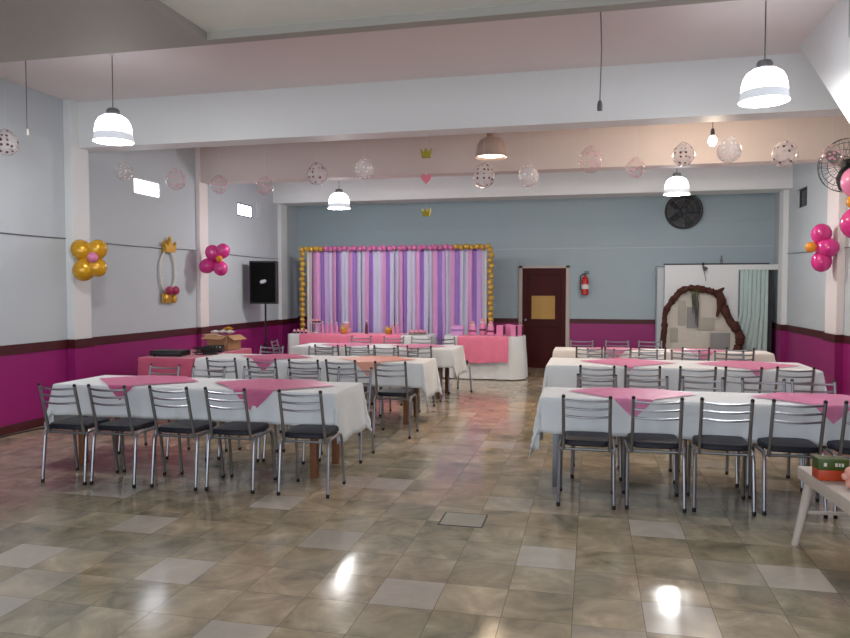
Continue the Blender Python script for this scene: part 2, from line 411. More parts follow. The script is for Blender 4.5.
# small high windows of the side walls
def high_window(n, X, sgn, y0, y1, z0, z1, lit, label):
    xo = X + sgn*0.10; a, b = sorted((xo-.02, xo+.02)); f = .022
    w = struct(MB().box(a, b, y0, y1, z0, z0+f).box(a, b, y0, y1, z1-f, z1).box(a, b, y0, y0+f, z0, z1).box(a, b, y1-f, y1, z0, z1).build('window_%d' % n, 'white_paint' if n == 1 else 'dark_grey', smooth=False), label)
    MB().box(xo-.005, xo+.005, y0+.01, y1-.01, z0+.01, z1-.01).build('pane', 'daylight_pane' if lit else 'dark_pane', w, smooth=False)
    return w
high_window(1, XL, -0.2, 9.15, 9.80, 3.00, 3.24, True, 'small bright window high on left wall')
w2 = high_window(2, XL, -0.2, 12.25, 12.85, 3.00, 3.24, True, 'small bright window with dark frame high on left wall')
w3 = high_window(3, XR, 0.6, 12.9, 13.5, 3.00, 3.32, False, 'small dark window high on right wall')
# grey patch panel next to window 2
tag(MB().box(XL, XL+.03, 13.0, 13.25, 3.02, 3.32, .004).build('wall_panel', 'wall_paint'), 'pale blank cover plate beside dark-framed bright window on left wall', 'cover plate')

# ceiling, beams, columns
struct(MB().box(XL, XR, 4.82, YB, ZC, ZC+.15).build('ceiling', 'pink_white_paint', smooth=False), 'pinkish white ceiling between beams')
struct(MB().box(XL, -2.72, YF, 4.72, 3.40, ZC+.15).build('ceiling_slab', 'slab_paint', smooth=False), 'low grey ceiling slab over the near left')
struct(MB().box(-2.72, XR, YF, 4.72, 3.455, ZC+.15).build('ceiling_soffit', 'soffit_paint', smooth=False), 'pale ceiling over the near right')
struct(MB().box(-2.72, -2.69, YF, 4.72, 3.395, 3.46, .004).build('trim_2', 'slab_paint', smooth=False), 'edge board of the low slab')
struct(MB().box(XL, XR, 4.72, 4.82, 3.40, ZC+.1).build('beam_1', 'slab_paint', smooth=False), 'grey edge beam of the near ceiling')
struct(MB().box(XL, XR, 7.90, 8.20, ZB, ZC+.1).build('beam_2', 'white_paint', smooth=False), 'wide white beam across the hall')
struct(MB().box(XL, XR, 10.85, 11.15, ZB, ZC+.1).build('beam_3', 'cream_paint', smooth=False), 'pinkish cream beam across the hall')
struct(MB().box(XL, XR, 13.80, 14.40, ZB, ZC+.1).build('beam_4', 'white_paint', smooth=False), 'white beam before the back wall')
n = 1
for X, s, rows in ((XL, 1, ((7.76, 8.08, 'white_paint', .11), (10.81, 11.08, 'pink_white_paint', .07), (14.0, 14.3, 'white_paint', .08))),
                   (XR, -1, ((7.76, 8.2, 'white_paint', .11), (11.0, 11.5, 'pink_white_paint', .10), (14.0, 14.3, 'white_paint', .09)))):
    for y0, y1, m, p in rows:
        x0, x1 = sorted((X, X+s*p))
        c = struct(MB().box(x0, x1, y0, y1, 1.0, ZC, .008).build('column_%d' % n, m, smooth=False), 'wall column carrying a ceiling beam'); n += 1
        x0, x1 = sorted((X, X+s*(p+.012)))
        MB().box(x0, x1, y0-.012, y1+.012, 0, .90).build('dado', 'magenta_paint', c, smooth=False)
        x0, x1 = sorted((X, X+s*(p+.02)))
        MB().box(x0, x1, y0-.02, y1+.02, .89, 1.0).build('dado_band', 'maroon_paint', c, smooth=False)
# boxed-in staircase descending towards the camera on the right
st = MB().prism([(7.68, 3.97), (6.28, 2.95), (2.30, 0.02), (2.02, 0.02), (2.02, 0.18), (6.3, 3.60), (6.3, 3.97)], 'x', 1.93, XR)
struct(st.build('staircase', 'white_paint', smooth=False), 'white sloping underside of boxed-in staircase at upper right')

# wires along the walls
def wire(name, pts, r, m, label, cat='cable'):
    return tag(MB().tube(pts, r, 6).build(name, m), label, cat)
def sagline(a, b, sag, n=10):
    a, b = Vector(a), Vector(b); return [a.lerp(b, i/n) + Vector((0, 0, -sag*4*(i/n)*(1-i/n))) for i in range(n+1)]
wire('wall_cable', sagline((XL+.015, 4.5, 2.29), (XL+.015, 7.75, 2.26), .02), .007, 'cable_grey', 'grey cable running along left wall before the first white column')
wire('wall_cable', sagline((XL+.015, 8.2, 2.25), (XL+.015, 10.8, 2.28), .015), .006, 'cable_grey', 'grey cable on left wall behind gold balloon cluster and oval mirror')
wire('wall_cable', sagline((XL+.015, 11.25, 2.27), (XL+.015, 14.0, 2.27), .015), .006, 'cable_grey', 'grey cable on left wall above the black loudspeaker')
wire('wall_cable', sagline((XR-.015, 11.5, 2.22), (XR-.015, 14.0, 2.27), .01), .006, 'cable_grey', 'grey cable on right wall beneath the small dark window')
wire('wall_cable', sagline((XR-.015, 8.2, 2.18), (XR-.015, 11.0, 2.2), .01), .006, 'cable_grey', 'grey cable on right wall below the wall fan')
wire('floor_cable', [(XL+.08, 6.2, .008), (XL+.12, 6.9, .008), (XL+.22, 7.4, .008), (XL+.5, 7.6, .008), (XL+.9, 7.55, .008)], .007, 'black_plastic', 'thin dark cable lying on floor along the left skirting board')

# ================================================================ LAMPS
def point(name, loc, power, color, r, parent=None):
    l = D.lights.new(name, 'POINT'); l.energy = power; l.color = color; l.shadow_soft_size = r
    o = D.objects.new(name, l); COL.objects.link(o); o.location = loc
    if parent: o.parent = parent
    return o
def pendant(x, y, z, ztop, label, lit=True, color=(1, .985, .96), power=LAMP_W, group='white pendant lamps', wide=1.0):
    # z: bottom of shade
    t = thing('pendant_lamp', label, 'lamp', (x, y, z), 0, group)
    MB().tube([(0, 0, .31), (0, 0, ztop-z)], .005, 6).build('cord', 'cable_grey', t)
    MB().lathe([(0, .33), (.02, .33), (.05, .32), (.062, .30), (.062, .255), (.058, .245), (0, .245)], seg=20).build('socket_cap', 'grey_metal' if lit else 'lamp_off_shade', t)
    MB().lathe([(0, ztop-z), (.05, ztop-z), (.045, ztop-z-.03), (.008, ztop-z-.045), (0, ztop-z-.045)], seg=18).build('ceiling_rose', 'white_plastic', t)
    prof = [(.055, .262), (.095, .25), (.135, .222), (.160, .18), (.172, .13), (.177, .075)]
    rim = [(.1775, .075), (.182, .03), (.193, .0), (.190, -.002), (.178, .03), (.172, .075)]
    inner = [(.172, .075), (.167, .128), (.155, .175), (.130, .216), (.092, .244), (.055, .255)]
    prof, rim, inner = [[(a*wide, b) for a, b in q] for q in (prof, rim, inner)]
    if lit:
        MB().lathe(prof + inner[::1], seg=32).build('lamp_shade', 'shade_glow', t)
        MB().lathe(rim, seg=32).build('shade_rim', 'shade_rim', t)
        MB().ball((0, 0, .12), .045, seg=12).build('bulb', 'bulb_glow', t)
        point('lamp_light', (0, 0, -.03), power, color, .09, t)
    else:
        MB().lathe(prof + rim[:3] + rim[3:] + inner, seg=32).build('lamp_shade', 'lamp_off_shade', t)
        MB().lathe([(0, .022), (.177, .022), (.177, .03), (0, .03)], seg=32).build('diffuser', 'lamp_glow_warm', t)
        l = D.lights.new('lamp_light', 'SPOT'); l.energy = power; l.color = color; l.shadow_soft_size = .1; l.spot_size = radians(150); l.spot_blend = .5
        o = D.objects.new('lamp_light', l); COL.objects.link(o); o.location = (0, 0, .01); o.parent = t
    return t
pendant(-4.62, 6.3, 3.085, ZC, 'glowing white bell pendant lamp hanging at upper left near the grey ceiling slab')
pendant(1.33, 6.3, 3.13, ZC, 'largest glowing white bell pendant lamp, hanging beside the sloping staircase')
pendant(-4.18, 11.6, 3.00, ZC, 'small glowing pendant lamp hanging above the left end of the streamer backdrop', power=LAMP_W*1.7)
pendant(1.24, 11.6, 3.075, ZC, 'small glowing pendant lamp hanging in front of the round exhaust fan', power=LAMP_W*1.6)
pendant(-1.30, 9.45, 3.355, ZC, 'taupe metal bell pendant lamp with dim warm light, hanging in the middle', lit=False, wide=1.10, color=(1, .76, .52), power=LAMP_W*3.2)
t = thing('bare_bulb', 'bare glowing bulb on a cord, hanging beside a milky balloon', 'lamp', (1.42, 9.45, 3.44))
MB().tube([(0, 0, .10), (0, 0, ZC-3.44)], .005, 6).build('cord', 'cable_grey', t)
MB().lathe([(0, .15), (.018, .15), (.024, .12), (.024, .06), (0, .06)], seg=14).build('lamp_socket', 'dark_grey', t)
MB().lathe([(0, -.06), (.03, -.052), (.048, -.025), (.052, 0), (.045, .03), (.025, .06), (.02, .075), (0, .075)], seg=18).build('bulb', 'bulb_glow', t)
point('bulb_light', (0, 0, -.14), LAMP_W*.9, (1, .84, .64), .06, t)
t = thing('empty_lamp_socket', 'empty lamp socket on a long thin cord, right of middle before the wide beam', 'lamp cord', (0.05, 6.3, 3.13))
MB().tube([(0, 0, .06), (0.01, 0, .5), (0, 0, ZC-3.13)], .0045, 6).build('cord', 'cable_grey', t)
MB().lathe([(0, .08), (.014, .08), (.022, .05), (.022, 0), (0, 0)], seg=14).build('lamp_socket', 'grey_metal', t)
t = thing('empty_lamp_socket', 'thin bare lamp cord hanging at far left before the left wall', 'lamp cord', (-5.62, 6.3, 3.2))
MB().tube([(0, 0, .04), (0, 0, ZC-3.2)], .0045, 6).build('cord', 'cable_grey', t)
MB().lathe([(0, .06), (.01, .06), (.015, .04), (.015, 0), (0, 0)], seg=12).build('lamp_socket', 'white_plastic', t)

# ================================================================ CHAIRS
def make_chair():
    t = thing('dining_chair', 'x', 'chair', (0, 0, 0))
    # seat faces +y, back at -y
    bm = MB(); b = bm.bm
    n = 10; top = []; bot = []
    def outline(sx, k):
        pts = []
        for q in range(28):
            a = 2*pi*q/28; c, s_ = cos(a), sin(a); e = 0.32
            x = math.copysign(abs(c)**e, c)*(.185+.01*s_)*sx; y = math.copysign(abs(s_)**e, s_)*.19*sx
            pts.append((x, y+.0, k))
        return pts
    rings = [outline(.90, .452), outline(1.0, .462), outline(1.0, .482), outline(.95, .498), outline(.6, .506)]
    R = [[b.verts.new(p) for p in r] for r in rings]
    for A, B in zip(R, R[1:]):
        for k in range(28): b.faces.new((A[k], A[(k+1) % 28], B[(k+1) % 28], B[k]))
    b.faces.new(R[0][::-1]); b.faces.new(R[-1])
    bm.build('seat', 'seat_vinyl', t)
    for s in (-1, 1):
        rl = MB().tube([(s*.196, -.0, .44), (s*.196, -.10, .44), (s*.197, -.135, .436), (s*.198, -.158, .42), (s*.199, -.170, .39), (s*.203, -.205, .02)], .0128, 8).build('leg', 'chrome', t)
        MB().lathe([(0, 0), (.014, 0), (.014, .03), (0, .03)], (s*.203, -.206, 0), 10).build('foot_cap', 'rubber', rl)
        fl = MB().tube([(s*.196, -.0, .44), (s*.196, .10, .44), (s*.196, .135, .436), (s*.197, .158, .42), (s*.198, .172, .39), (s*.203, .215, .02)], .0128, 8).build('leg', 'chrome', t)
        MB().lathe([(0, 0), (.014, 0), (.014, .03), (0, .03)], (s*.203, .216, 0), 10).build('foot_cap', 'rubber', fl)
        bp = MB().tube([(s*.170, -.158, .418), (s*.169, -.178, .50), (s*.168, -.208, .62), (s*.168, -.262, .835)], .0130, 8).build('backrest_post', 'chrome', t)
        MB().ball((s*.168, -.263, .838), .0145, seg=10).build('post_cap', 'black_plastic', bp)
    for z, y in ((.812, -.256), (.752, -.241), (.690, -.225)):
        MB().tube([(-.168+.336*i/10, y-.026*sin(pi*i/10), z-.008*sin(pi*i/10)) for i in range(11)], .0088, 6).build('back_slat', 'chrome', t)
    MB().tube([(-.198, -.155, .425), (.198, -.155, .425)], .011, 8).build('rear_rail', 'chrome', t)
    MB().tube([(-.198, .15, .43), (.198, .15, .43)], .011, 8).build('front_rail', 'chrome', t)
    return t
ORD = ['first', 'second', 'third', 'fourth', 'fifth', 'sixth']
proto = None
def chair(x, y, rot, label, group):
    global proto
    if proto is None:
        proto = make_chair(); proto.location = (x, y, 0); proto.rotation_euler = (0, 0, radians(rot)); proto['label'] = label; proto['group'] = group
        return proto
    return copy_tree(proto, (x, y, 0), radians(rot), label, group)
def chair_row(name, side, data, group):
    n = len(data)
    for i, (x, y, r) in enumerate(data):
        pos = 'leftmost' if i == 0 else ('rightmost' if i == n-1 else ORD[i]+' from left')
        chair(x, y, r, 'metal ladder-back chair, %s on the %s side of the %s table' % (pos, side, name), group)
FL, ML, RL_, FR, MR, RR = 'front left', 'middle left', 'rear left', 'front right', 'middle right', 'rear right'
chair_row(FL, 'camera', [(-4.29, 5.33, 0), (-3.84, 5.36, -1), (-3.30, 5.40, -2), (-2.82, 5.42, 0), (-2.20, 5.43, 2)], 'chairs along the front left table')
chair_row(FL, 'far', [(-4.33, 6.40, 178), (-3.76, 6.33, 183), (-3.26, 6.42, 180), (-2.80, 6.44, 178), (-2.30, 6.58, 181)], 'chairs along the front left table')
chair_row(ML, 'camera', [(-4.14, 7.72, 4), (-3.63, 7.74, 0), (-3.13, 7.73, 2), (-2.71, 7.80, 0), (-2.13, 7.74, 2)], 'chairs along the middle left table')
chair_row(ML, 'far', [(-4.38, 9.10, 180), (-3.60, 9.02, 183), (-3.02, 9.0, 180), (-2.42, 9.02, 178)], 'chairs along the middle left table')
chair_row(RL_, 'camera', [(-3.66, 9.84, 2), (-3.22, 9.90, 0), (-2.80, 9.90, 2), (-2.33, 9.95, 0)], 'chairs along the rear left table')
chair_row(RL_, 'far', [(-3.78, 11.30, 180), (-3.20, 11.26, 180), (-2.73, 11.28, 180), (-2.15, 11.30, -139)], 'chairs along the rear left table')
chair(-4.60, 10.50, -80, 'metal ladder-back chair turned sideways at the left end of the rear left table', 'chairs along the rear left table')
chair_row(FR, 'camera', [(-.03, 5.64, 0), (.465, 5.68, 1), (.95, 5.72, -1), (1.42, 5.76, 2), (1.90, 5.78, 0)], 'chairs along the front right table')
chair_row(FR, 'far', [(.05, 6.50, 180), (.49, 6.50, 179), (.97, 6.50, 181), (1.46, 6.49, 180), (1.87, 6.50, 182)], 'chairs along the front right table')
chair_row(MR, 'camera', [(.06, 7.82, 0), (.52, 7.90, -2), (1.05, 7.94, 0), (1.49, 8.02, 1), (2.0, 8.12, 0)], 'chairs along the middle right table')
chair_row(MR, 'far', [(.12, 9.45, 180), (.66, 9.46, 180), (1.18, 9.47, 181), (1.70, 9.48, 180)], 'chairs along the middle right table')
chair_row(RR, 'camera', [(-.03, 10.28, 0), (.34, 10.32, 2), (.80, 10.40, 0), (1.37, 10.50, 0), (1.95, 10.58, -2)], 'chairs along the rear right table')
chair_row(RR, 'far', [(-.15, 11.30, 180), (.39, 11.36, 180), (.89, 11.42, 180)], 'chairs along the rear right table')

# ================================================================ TABLES AND CLOTHS
def drape_point(px, py, rect, top, off, seed, rip=1.0, ends=(1, 1)):
    x0, x1, y0, y1 = rect
    cx = min(max(px, x0), x1); cy = min(max(py, y0), y1)
    ox = px-cx; oy = py-cy; rho = hypot(ox, oy)
    if rho < 1e-6: return Vector((px, py, top+off))
    dx, dy = ox/rho, oy/rho; c2 = abs(2*dx*dy)
    s = cx*abs(dy) + cy*abs(dx)
    out = .012*min(1, rho/.02) + off + rho*(.05+.13*c2**1.5)
    dr = max(0, rho-.006)
    w = min(rho, .35)/.35
    out += rip*w*(.016*sin(s*13+seed) + .010*sin(s*29+seed*2.3)) * (1-c2*.6)
    return Vector((cx+dx*out, cy+dy*out, top+off*(1 if rho < .02 else .3) - dr*(.985-.06*c2)))
def cloth(name, rect, top, hang, mname, label, cat, group, seed, hang_end=None):
    x0, x1, y0, y1 = rect; hx = hang_end or hang
    def axis(a, b, h, st):
        L = [a-h*(1-i/9) for i in range(9)] + [a-.012, a-.004]
        n = max(2, int((b-a)/st)); L += [a+(b-a)*i/n for i in range(n+1)]
        return L + [b+.004, b+.012] + [b+h*(i+1)/9 for i in range(9)]
    XS = axis(x0, x1, hx, .035); YS = axis(y0, y1, hang, .08)
    bm = bmesh.new()
    V = [[bm.verts.new(drape_point(x, y, rect, top, 0, seed)) for y in YS] for x in XS]
    for i in range(len(XS)-1):
        for j in range(len(YS)-1): bm.faces.new((V[i][j], V[i+1][j], V[i+1][j+1], V[i][j+1]))
    mb = MB(); mb.bm.free(); mb.bm = bm
    o = mb.build(name, mname); tag(o, label, cat, group)
    md = o.modifiers.new('thick', 'SOLIDIFY'); md.thickness = .002; md.offset = -1
    return o
def overlay(cx, cy, hd, rect, top, mname, label, seed, group, rot=45, aspect=1.0):
    bm = bmesh.new(); n = 72; a = radians(rot); side = hd*sqrt(2)
    V = []
    for i in range(n+1):
        row = []
        for j in range(n+1):
            u = (i/n-.5)*side; v = (j/n-.5)*side
            x = cx + (u*cos(a)-v*sin(a))*aspect; y = cy + u*sin(a)+v*cos(a)
            p = drape_point(x, y, rect, top, .010, seed, 0.6)
            p.z += .0015*sin(x*40+seed)*sin(y*37)+.0015
            row.append(bm.verts.new(p))
        V.append(row)
    for i in range(n):
        for j in range(n): bm.faces.new((V[i][j], V[i+1][j], V[i+1][j+1], V[i][j+1]))
    mb = MB(); mb.bm.free(); mb.bm = bm
    return tag(mb.build('table_overlay', mname), label, 'table overlay', group)
def trestle(rect, top, label, legm='wood', inset=.22):
    x0, x1, y0, y1 = rect; cx, cy = (x0+x1)/2, (y0+y1)/2
    t = thing('banquet_table', label, 'table', (cx, cy, 0), 0, 'banquet tables under white cloths')
    hx, hy = (x1-x0)/2-.004, (y1-y0)/2-.004
    MB().box(-hx, hx, -hy, hy, top-.032, top-.003, .004).build('tabletop', 'wood', t)
    MB().box(-hx+inset, hx-inset, -hy+.07, -hy+.10, top-.10, top-.033).box(-hx+inset, hx-inset, hy-.10, hy-.07, top-.10, top-.033).build('apron', 'wood', t)
    for sx in (-1, 1):
        for sy in (-1, 1):
            MB().box(sx*(hx-inset)-.03, sx*(hx-inset)+.03, sy*(hy-.09)-.03, sy*(hy-.09)+.03, 0, top-.034, .004).build('leg', legm, t)
TABLES = [
 ((-4.85, -2.10, 5.70, 6.42), FL, .29, 1.0), ((-4.92, -1.95, 8.28, 8.98), ML, .30, 2.1), ((-4.50, -1.98, 10.36, 11.14), RL_, .28, 3.3),
 ((-0.40, 2.40, 5.90, 6.52), FR, .30, 4.2), ((-0.50, 2.40, 8.42, 9.36), MR, .30, 5.6), ((-0.53, 2.42, 10.62, 11.14), RR, .28, 6.4)]
for r, nm, h, sd in TABLES:
    trestle(r, .745, 'long table under the white cloth of the %s row' % nm, 'grey_metal' if 'right' in nm else 'wood', .12 if 'right' in nm else .22)
    cloth('tablecloth', r, .75, h, 'cream_cloth' if nm == RR else 'white_cloth', 'white tablecloth hanging over the %s banquet table' % nm, 'tablecloth', 'white tablecloths', sd, hang_end=h+.15)
R1L, R2L, R3L, R1R, R2R, R3R = [t_[0] for t_ in TABLES]
OV = 'pink overlays on the banquet tables'
overlay(-4.14, 6.10, .54, R1L, .75, 'pink_organza', 'sheer pink overlay laid cornerwise on the left half of front left table', 1, OV)
overlay(-2.84, 6.10, .60, R1L, .75, 'pink_organza', 'sheer pink overlay laid cornerwise on the right half of front left table', 2, OV)
overlay(-3.98, 8.62, .50, R2L, .75, 'pink_organza', 'sheer pink overlay laid cornerwise on the left half of middle left table', 3, OV)
overlay(-2.62, 8.62, .52, R2L, .75, 'peach_organza', 'peach-pink overlay laid cornerwise on the right half of middle left table', 4, OV)
overlay(-3.75, 10.78, .46, R3L, .75, 'pale_pink_organza', 'pale pink overlay on the left half of rear left table', 5, OV)
overlay(-2.6, 10.78, .46, R3L, .75, 'pale_pink_organza', 'pale pink overlay on the right half of rear left table', 6, OV)
overlay(.33, 6.26, .52, R1R, .75, 'bright_organza', 'sheer pink overlay laid cornerwise on the left half of front right table', 7, OV)
overlay(1.76, 6.26, .50, R1R, .75, 'bright_organza', 'sheer pink overlay laid cornerwise on the right half of front right table', 8, OV)
overlay(.42, 8.92, .56, R2R, .75, 'bright_organza', 'sheer pink overlay laid cornerwise on the left half of middle right table', 9, OV)
overlay(1.75, 8.92, .58, R2R, .75, 'bright_organza', 'sheer pink overlay laid cornerwise on the right half of middle right table', 10, OV)
overlay(.32, 10.88, .42, R3R, .75, 'pale_pink_organza', 'pale pink overlay on the left half of rear right table', 11, OV)
overlay(1.5, 10.88, .42, R3R, .75, 'pale_pink_organza', 'pale pink overlay on the right half of rear right table', 12, OV)

# ---------------------------------------------------------------- skirted cloths (to the floor)
def skirted(name, outline, top, floor_z, mname, amp, freq, label, cat, flare=.03, seed=0, parent=None):
    """outline: closed list of (x,y); cloth covers the top and falls to floor_z in soft folds"""
    P = [Vector((x, y, 0)) for x, y in outline]; per = []
    n = len(P)
    for i in range(n):
        a, b = P[i], P[(i+1) % n]; k = max(1, int((b-a).length/.03))
        for j in range(k): per.append(a.lerp(b, j/k))
    m = len(per); c = sum(per, Vector())/m; acc = 0; S = []
    N = []
    for i in range(m):
        tg = (per[(i+1) % m]-per[i-1]).normalized(); nn = Vector((tg.y, -tg.x, 0))
        if nn.dot(per[i]-c) < 0: nn = -nn
        N.append(nn); S.append(acc); acc += (per[(i+1) % m]-per[i]).length
    bm = bmesh.new(); rows = []
    for k, f in enumerate((0, .02, .08, .25, .5, .75, 1.0)):
        z = top - .004*(k > 0) - (top-floor_z)*f; row = []
        for i in range(m):
            o_ = (.0 if k == 0 else .006 + flare*f + amp*min(1, f*2.2)*(sin(S[i]*freq+seed)+.5*sin(S[i]*freq*2.3+seed*3)))
            p = per[i]+N[i]*o_; row.append(bm.verts.new((p.x, p.y, z)))
        rows.append(row)
    for A, B in zip(rows, rows[1:]):
        for i in range(m): bm.faces.new((A[i], A[(i+1) % m], B[(i+1) % m], B[i]))
    bm.faces.new(rows[0])
    mb = MB(); mb.bm.free(); mb.bm = bm
    return tag(mb.build(name, mname), label, cat)
def rounded(x0, x1, y0, y1, r, k=8):
    L = []
    for (cx, cy, a0) in ((x1-r, y0+r, -90), (x1-r, y1-r, 0), (x0+r, y1-r, 90), (x0+r, y0+r, 180)):
        for i in range(k+1):
            a = radians(a0+90*i/k); L.append((cx+r*cos(a), cy+r*sin(a)))
    return L
def plain_table(x0, x1, y0, y1, top, label, inset=.08):
    t = thing('side_table', label, 'table', ((x0+x1)/2, (y0+y1)/2, 0)); hx, hy = (x1-x0)/2-.01, (y1-y0)/2-.01
    MB().box(-hx, hx, -hy, hy, top-.035, top-.006, .004).build('tabletop', 'wood', t)
    for sx in (-1, 1):
        for sy in (-1, 1): MB().box(sx*(hx-inset)-.025, sx*(hx-inset)+.025, sy*(hy-inset)-.025, sy*(hy-inset)+.025, 0, top-.035, .003).build('leg', 'wood', t)
    return t
# cake table before the backdrop
plain_table(-5.65, -2.95, 12.85, 13.5, .775, 'long table hidden under the cake table cloth')
skirted('tablecloth', rounded(-5.68, -2.92, 12.82, 13.52, .05, 3), .78, .03, 'white_cloth', .006, 18, 'grey-white cloth falling to the floor on the long cake table', 'tablecloth', .02, 1)
def draped_strip(x0, x1, yfront, yback, top, zlow, mname, label, cat, amp=.008):
    bm = bmesh.new(); prof = []
    for i in range(9): prof.append((yback+(yfront+.01-yback)*i/8, top))
    prof.append((yfront, top-.004)); prof.append((yfront-.006, top-.015))
    for i in range(1, 9): prof.append((yfront-.012-.012*i/8, top-.015-(top-zlow-.015)*i/8))
    V = []; n = int((x1-x0)/.03)
    for k in range(n+1):
        x = x0+(x1-x0)*k/n; row = []
        for i, (y, z) in enumerate(prof):
            f = max(0, (i-10)/8); row.append(bm.verts.new((x+.01*f*sin(x*9), y-amp*f*(1+sin(x*26)), z+.002*sin(x*23+y*31) + (0.012*sin(x*7)*f))))
        V.append(row)
    for k in range(n):
        for i in range(len(prof)-1): bm.faces.new((V[k][i], V[k+1][i], V[k+1][i+1], V[k][i+1]))
    mb = MB(); mb.bm.free(); mb.bm = bm
    return tag(mb.build('table_runner', mname), label, cat)
draped_strip(-5.42, -3.42, 12.80, 13.40, .786, .42, 'pink_cloth', 'wide dusty pink runner draped over the front of the cake table', 'table runner')
# rounded gift table
plain_table(-2.58, -1.26, 12.98, 13.55, .775, 'table hidden under the rounded white gift table cloth', .2)
skirted('tablecloth', rounded(-2.66, -1.20, 12.88, 13.68, .24), .78, .02, 'white_cloth', .008, 19, 'white floor-length cloth on the rounded gift table', 'tablecloth', .04, 2)
draped_strip(-2.36, -1.44, 12.80, 13.50, .786, .32, 'pink_cloth', 'bright pink cloth hanging over the front of the rounded gift table', 'table runner', .010)
# equipment table by left wall
plain_table(-5.66, -4.98, 8.22, 9.86, .735, 'table hidden under dusty pink cloth beside left wall', .06)
skirted('tablecloth', rounded(-5.70, -4.96, 8.18, 9.90, .03, 3), .75, .05, 'dusty_pink_cloth', .006, 22, 'dusty pink cloth covering the equipment table by left wall', 'tablecloth', .02, 3)

# ---------------------------------------------------------------- equipment on the side table
t = thing('dvd_player', 'flat black audio player box at the front of the pink equipment table', 'audio player', (-5.42, 8.48, .752), .08)
MB().box(-.22, .22, -.13, .13, .01, .075, .006).build('body', 'black_plastic', t)
MB().box(-.20, .20, -.134, -.128, .03, .055, .001).build('front_panel', 'dark_grey', t)
for s in (-1, 1): MB().lathe([(0, 0), (.015, 0), (.015, .012), (0, .012)], (s*.18, -.08, -.002), 10).build('foot', 'rubber', t)
mb = MB(); rr = random.Random(4)
for k in range(5):
    pts = []; a0 = rr.random()*6
    for i in range(26):
        a = a0+i*.5; r = .06+.04*sin(i*.7+k)
        pts.append((r*1.9*cos(a), r*1.2*sin(a), .012+.022*k+.006*sin(i)))
    mb.tube(pts, .006, 6)
tag(mb.build('cable_coil', 'black_plastic', loc=(-5.06, 8.75, .75)), 'tangled heap of black cable on the pink equipment table', 'cable')
t = thing('audio_mixer', 'small black mixer with white knob behind the cable heap', 'audio mixer', (-5.16, 9.12, .752), .3)
MB().prism([(-.10, 0), (.10, 0), (.10, .09), (-.10, .03)], 'x', -.14, .14).build('body', 'black_plastic', t, smooth=False)
for i in range(5): MB().lathe([(0, 0), (.01, 0), (.008, .02), (0, .02)], (-.10+.05*i, 0, .058), 10).build('knob', 'white_plastic', t)
# carton with paper flowers
t = thing('cardboard_box', 'open brown cardboard box with flaps at the back end of the pink equipment table', 'box', (-5.24, 9.58, .752), -.15); t.scale = (.9, 1, 1)
MB().box(-.20, .20, -.16, -.15, 0, .20).box(-.20, .20, .15, .16, 0, .20).box(-.20, -.19, -.16, .16, 0, .20).box(.19, .20, -.16, .16, 0, .20).box(-.2, .2, -.16, .16, 0, .008).build('body', 'cardboard', t, smooth=False)
MB().obox((-.02, -.215, .185), (.40, .13, .006), Matrix.Rotation(radians(18), 3, 'X')).build('flap', 'cardboard', t, smooth=False)
MB().obox((.26, .0, .18), (.14, .31, .006), Matrix.Rotation(radians(28), 3, 'Y')).build('flap', 'cardboard', t, smooth=False)
MB().obox((-.25, .0, .21), (.11, .31, .006), Matrix.Rotation(radians(10), 3, 'Y')).build('flap', 'cardboard', t, smooth=False)
def paper_flower(loc, r, m, label, rotz=0):
    mb = MB()
    for ring, (nn, rr_, tilt) in enumerate(((8, r, .5), (6, r*.65, .9), (4, r*.35, 1.25))):
        for k in range(nn):
            a = 2*pi*k/nn+ring*.4
            c = Vector((cos(a)*rr_*.6, sin(a)*rr_*.6, r*.25+ring*r*.18))
            R = Matrix.Rotation(a, 3, 'Z') @ Matrix.Rotation(-tilt, 3, 'Y')
            mb.ball(c, rr_*.55, (1, .7, .18), R, 10)
    return tag(mb.build('paper_flower', m, loc=loc), label, 'paper flower', 'paper flowers in the cardboard box')
for i, (x, y, r, m, nm) in enumerate(((-5.33, 9.50, .07, 'cream_cloth', 'cream paper flower at the left of the cardboard box'), (-5.24, 9.56, .075, 'cream_cloth', 'cream paper flower in the middle of the cardboard box'),
        (-5.12, 9.54, .07, 'cream_cloth', 'cream paper flower at the right of the cardboard box'), (-5.20, 9.64, .075, 'gold_card', 'yellow paper flower on top in the cardboard box'))):
    paper_flower((x, y, .985+.04*(i == 3)), r, m, nm)
for i, (x, y, z) in enumerate(((-5.36, 9.68, .90), (-5.12, 9.68, .90))):
    paper_flower((x, y, z), .07, 'cream_cloth', ('cream paper flower at back left of the cardboard box', 'cream paper flower at back right of the cardboard box')[i])

# loudspeaker on stand
t = thing('loudspeaker', 'black loudspeaker with silver logo on a pole stand by left wall', 'loudspeaker', (-6.02, 12.6, 1.36), radians(12))
MB().prism([(-.25, -.2), (.25, -.2), (.25, .0), (.17, .18), (-.17, .18), (-.25, .0)], 'z', 0, .80).build('cabinet', 'black_plastic', t, smooth=False)
MB().box(-.23, .23, -.215, -.2, .03, .77, .006).build('grille', 'speaker_cloth', t)
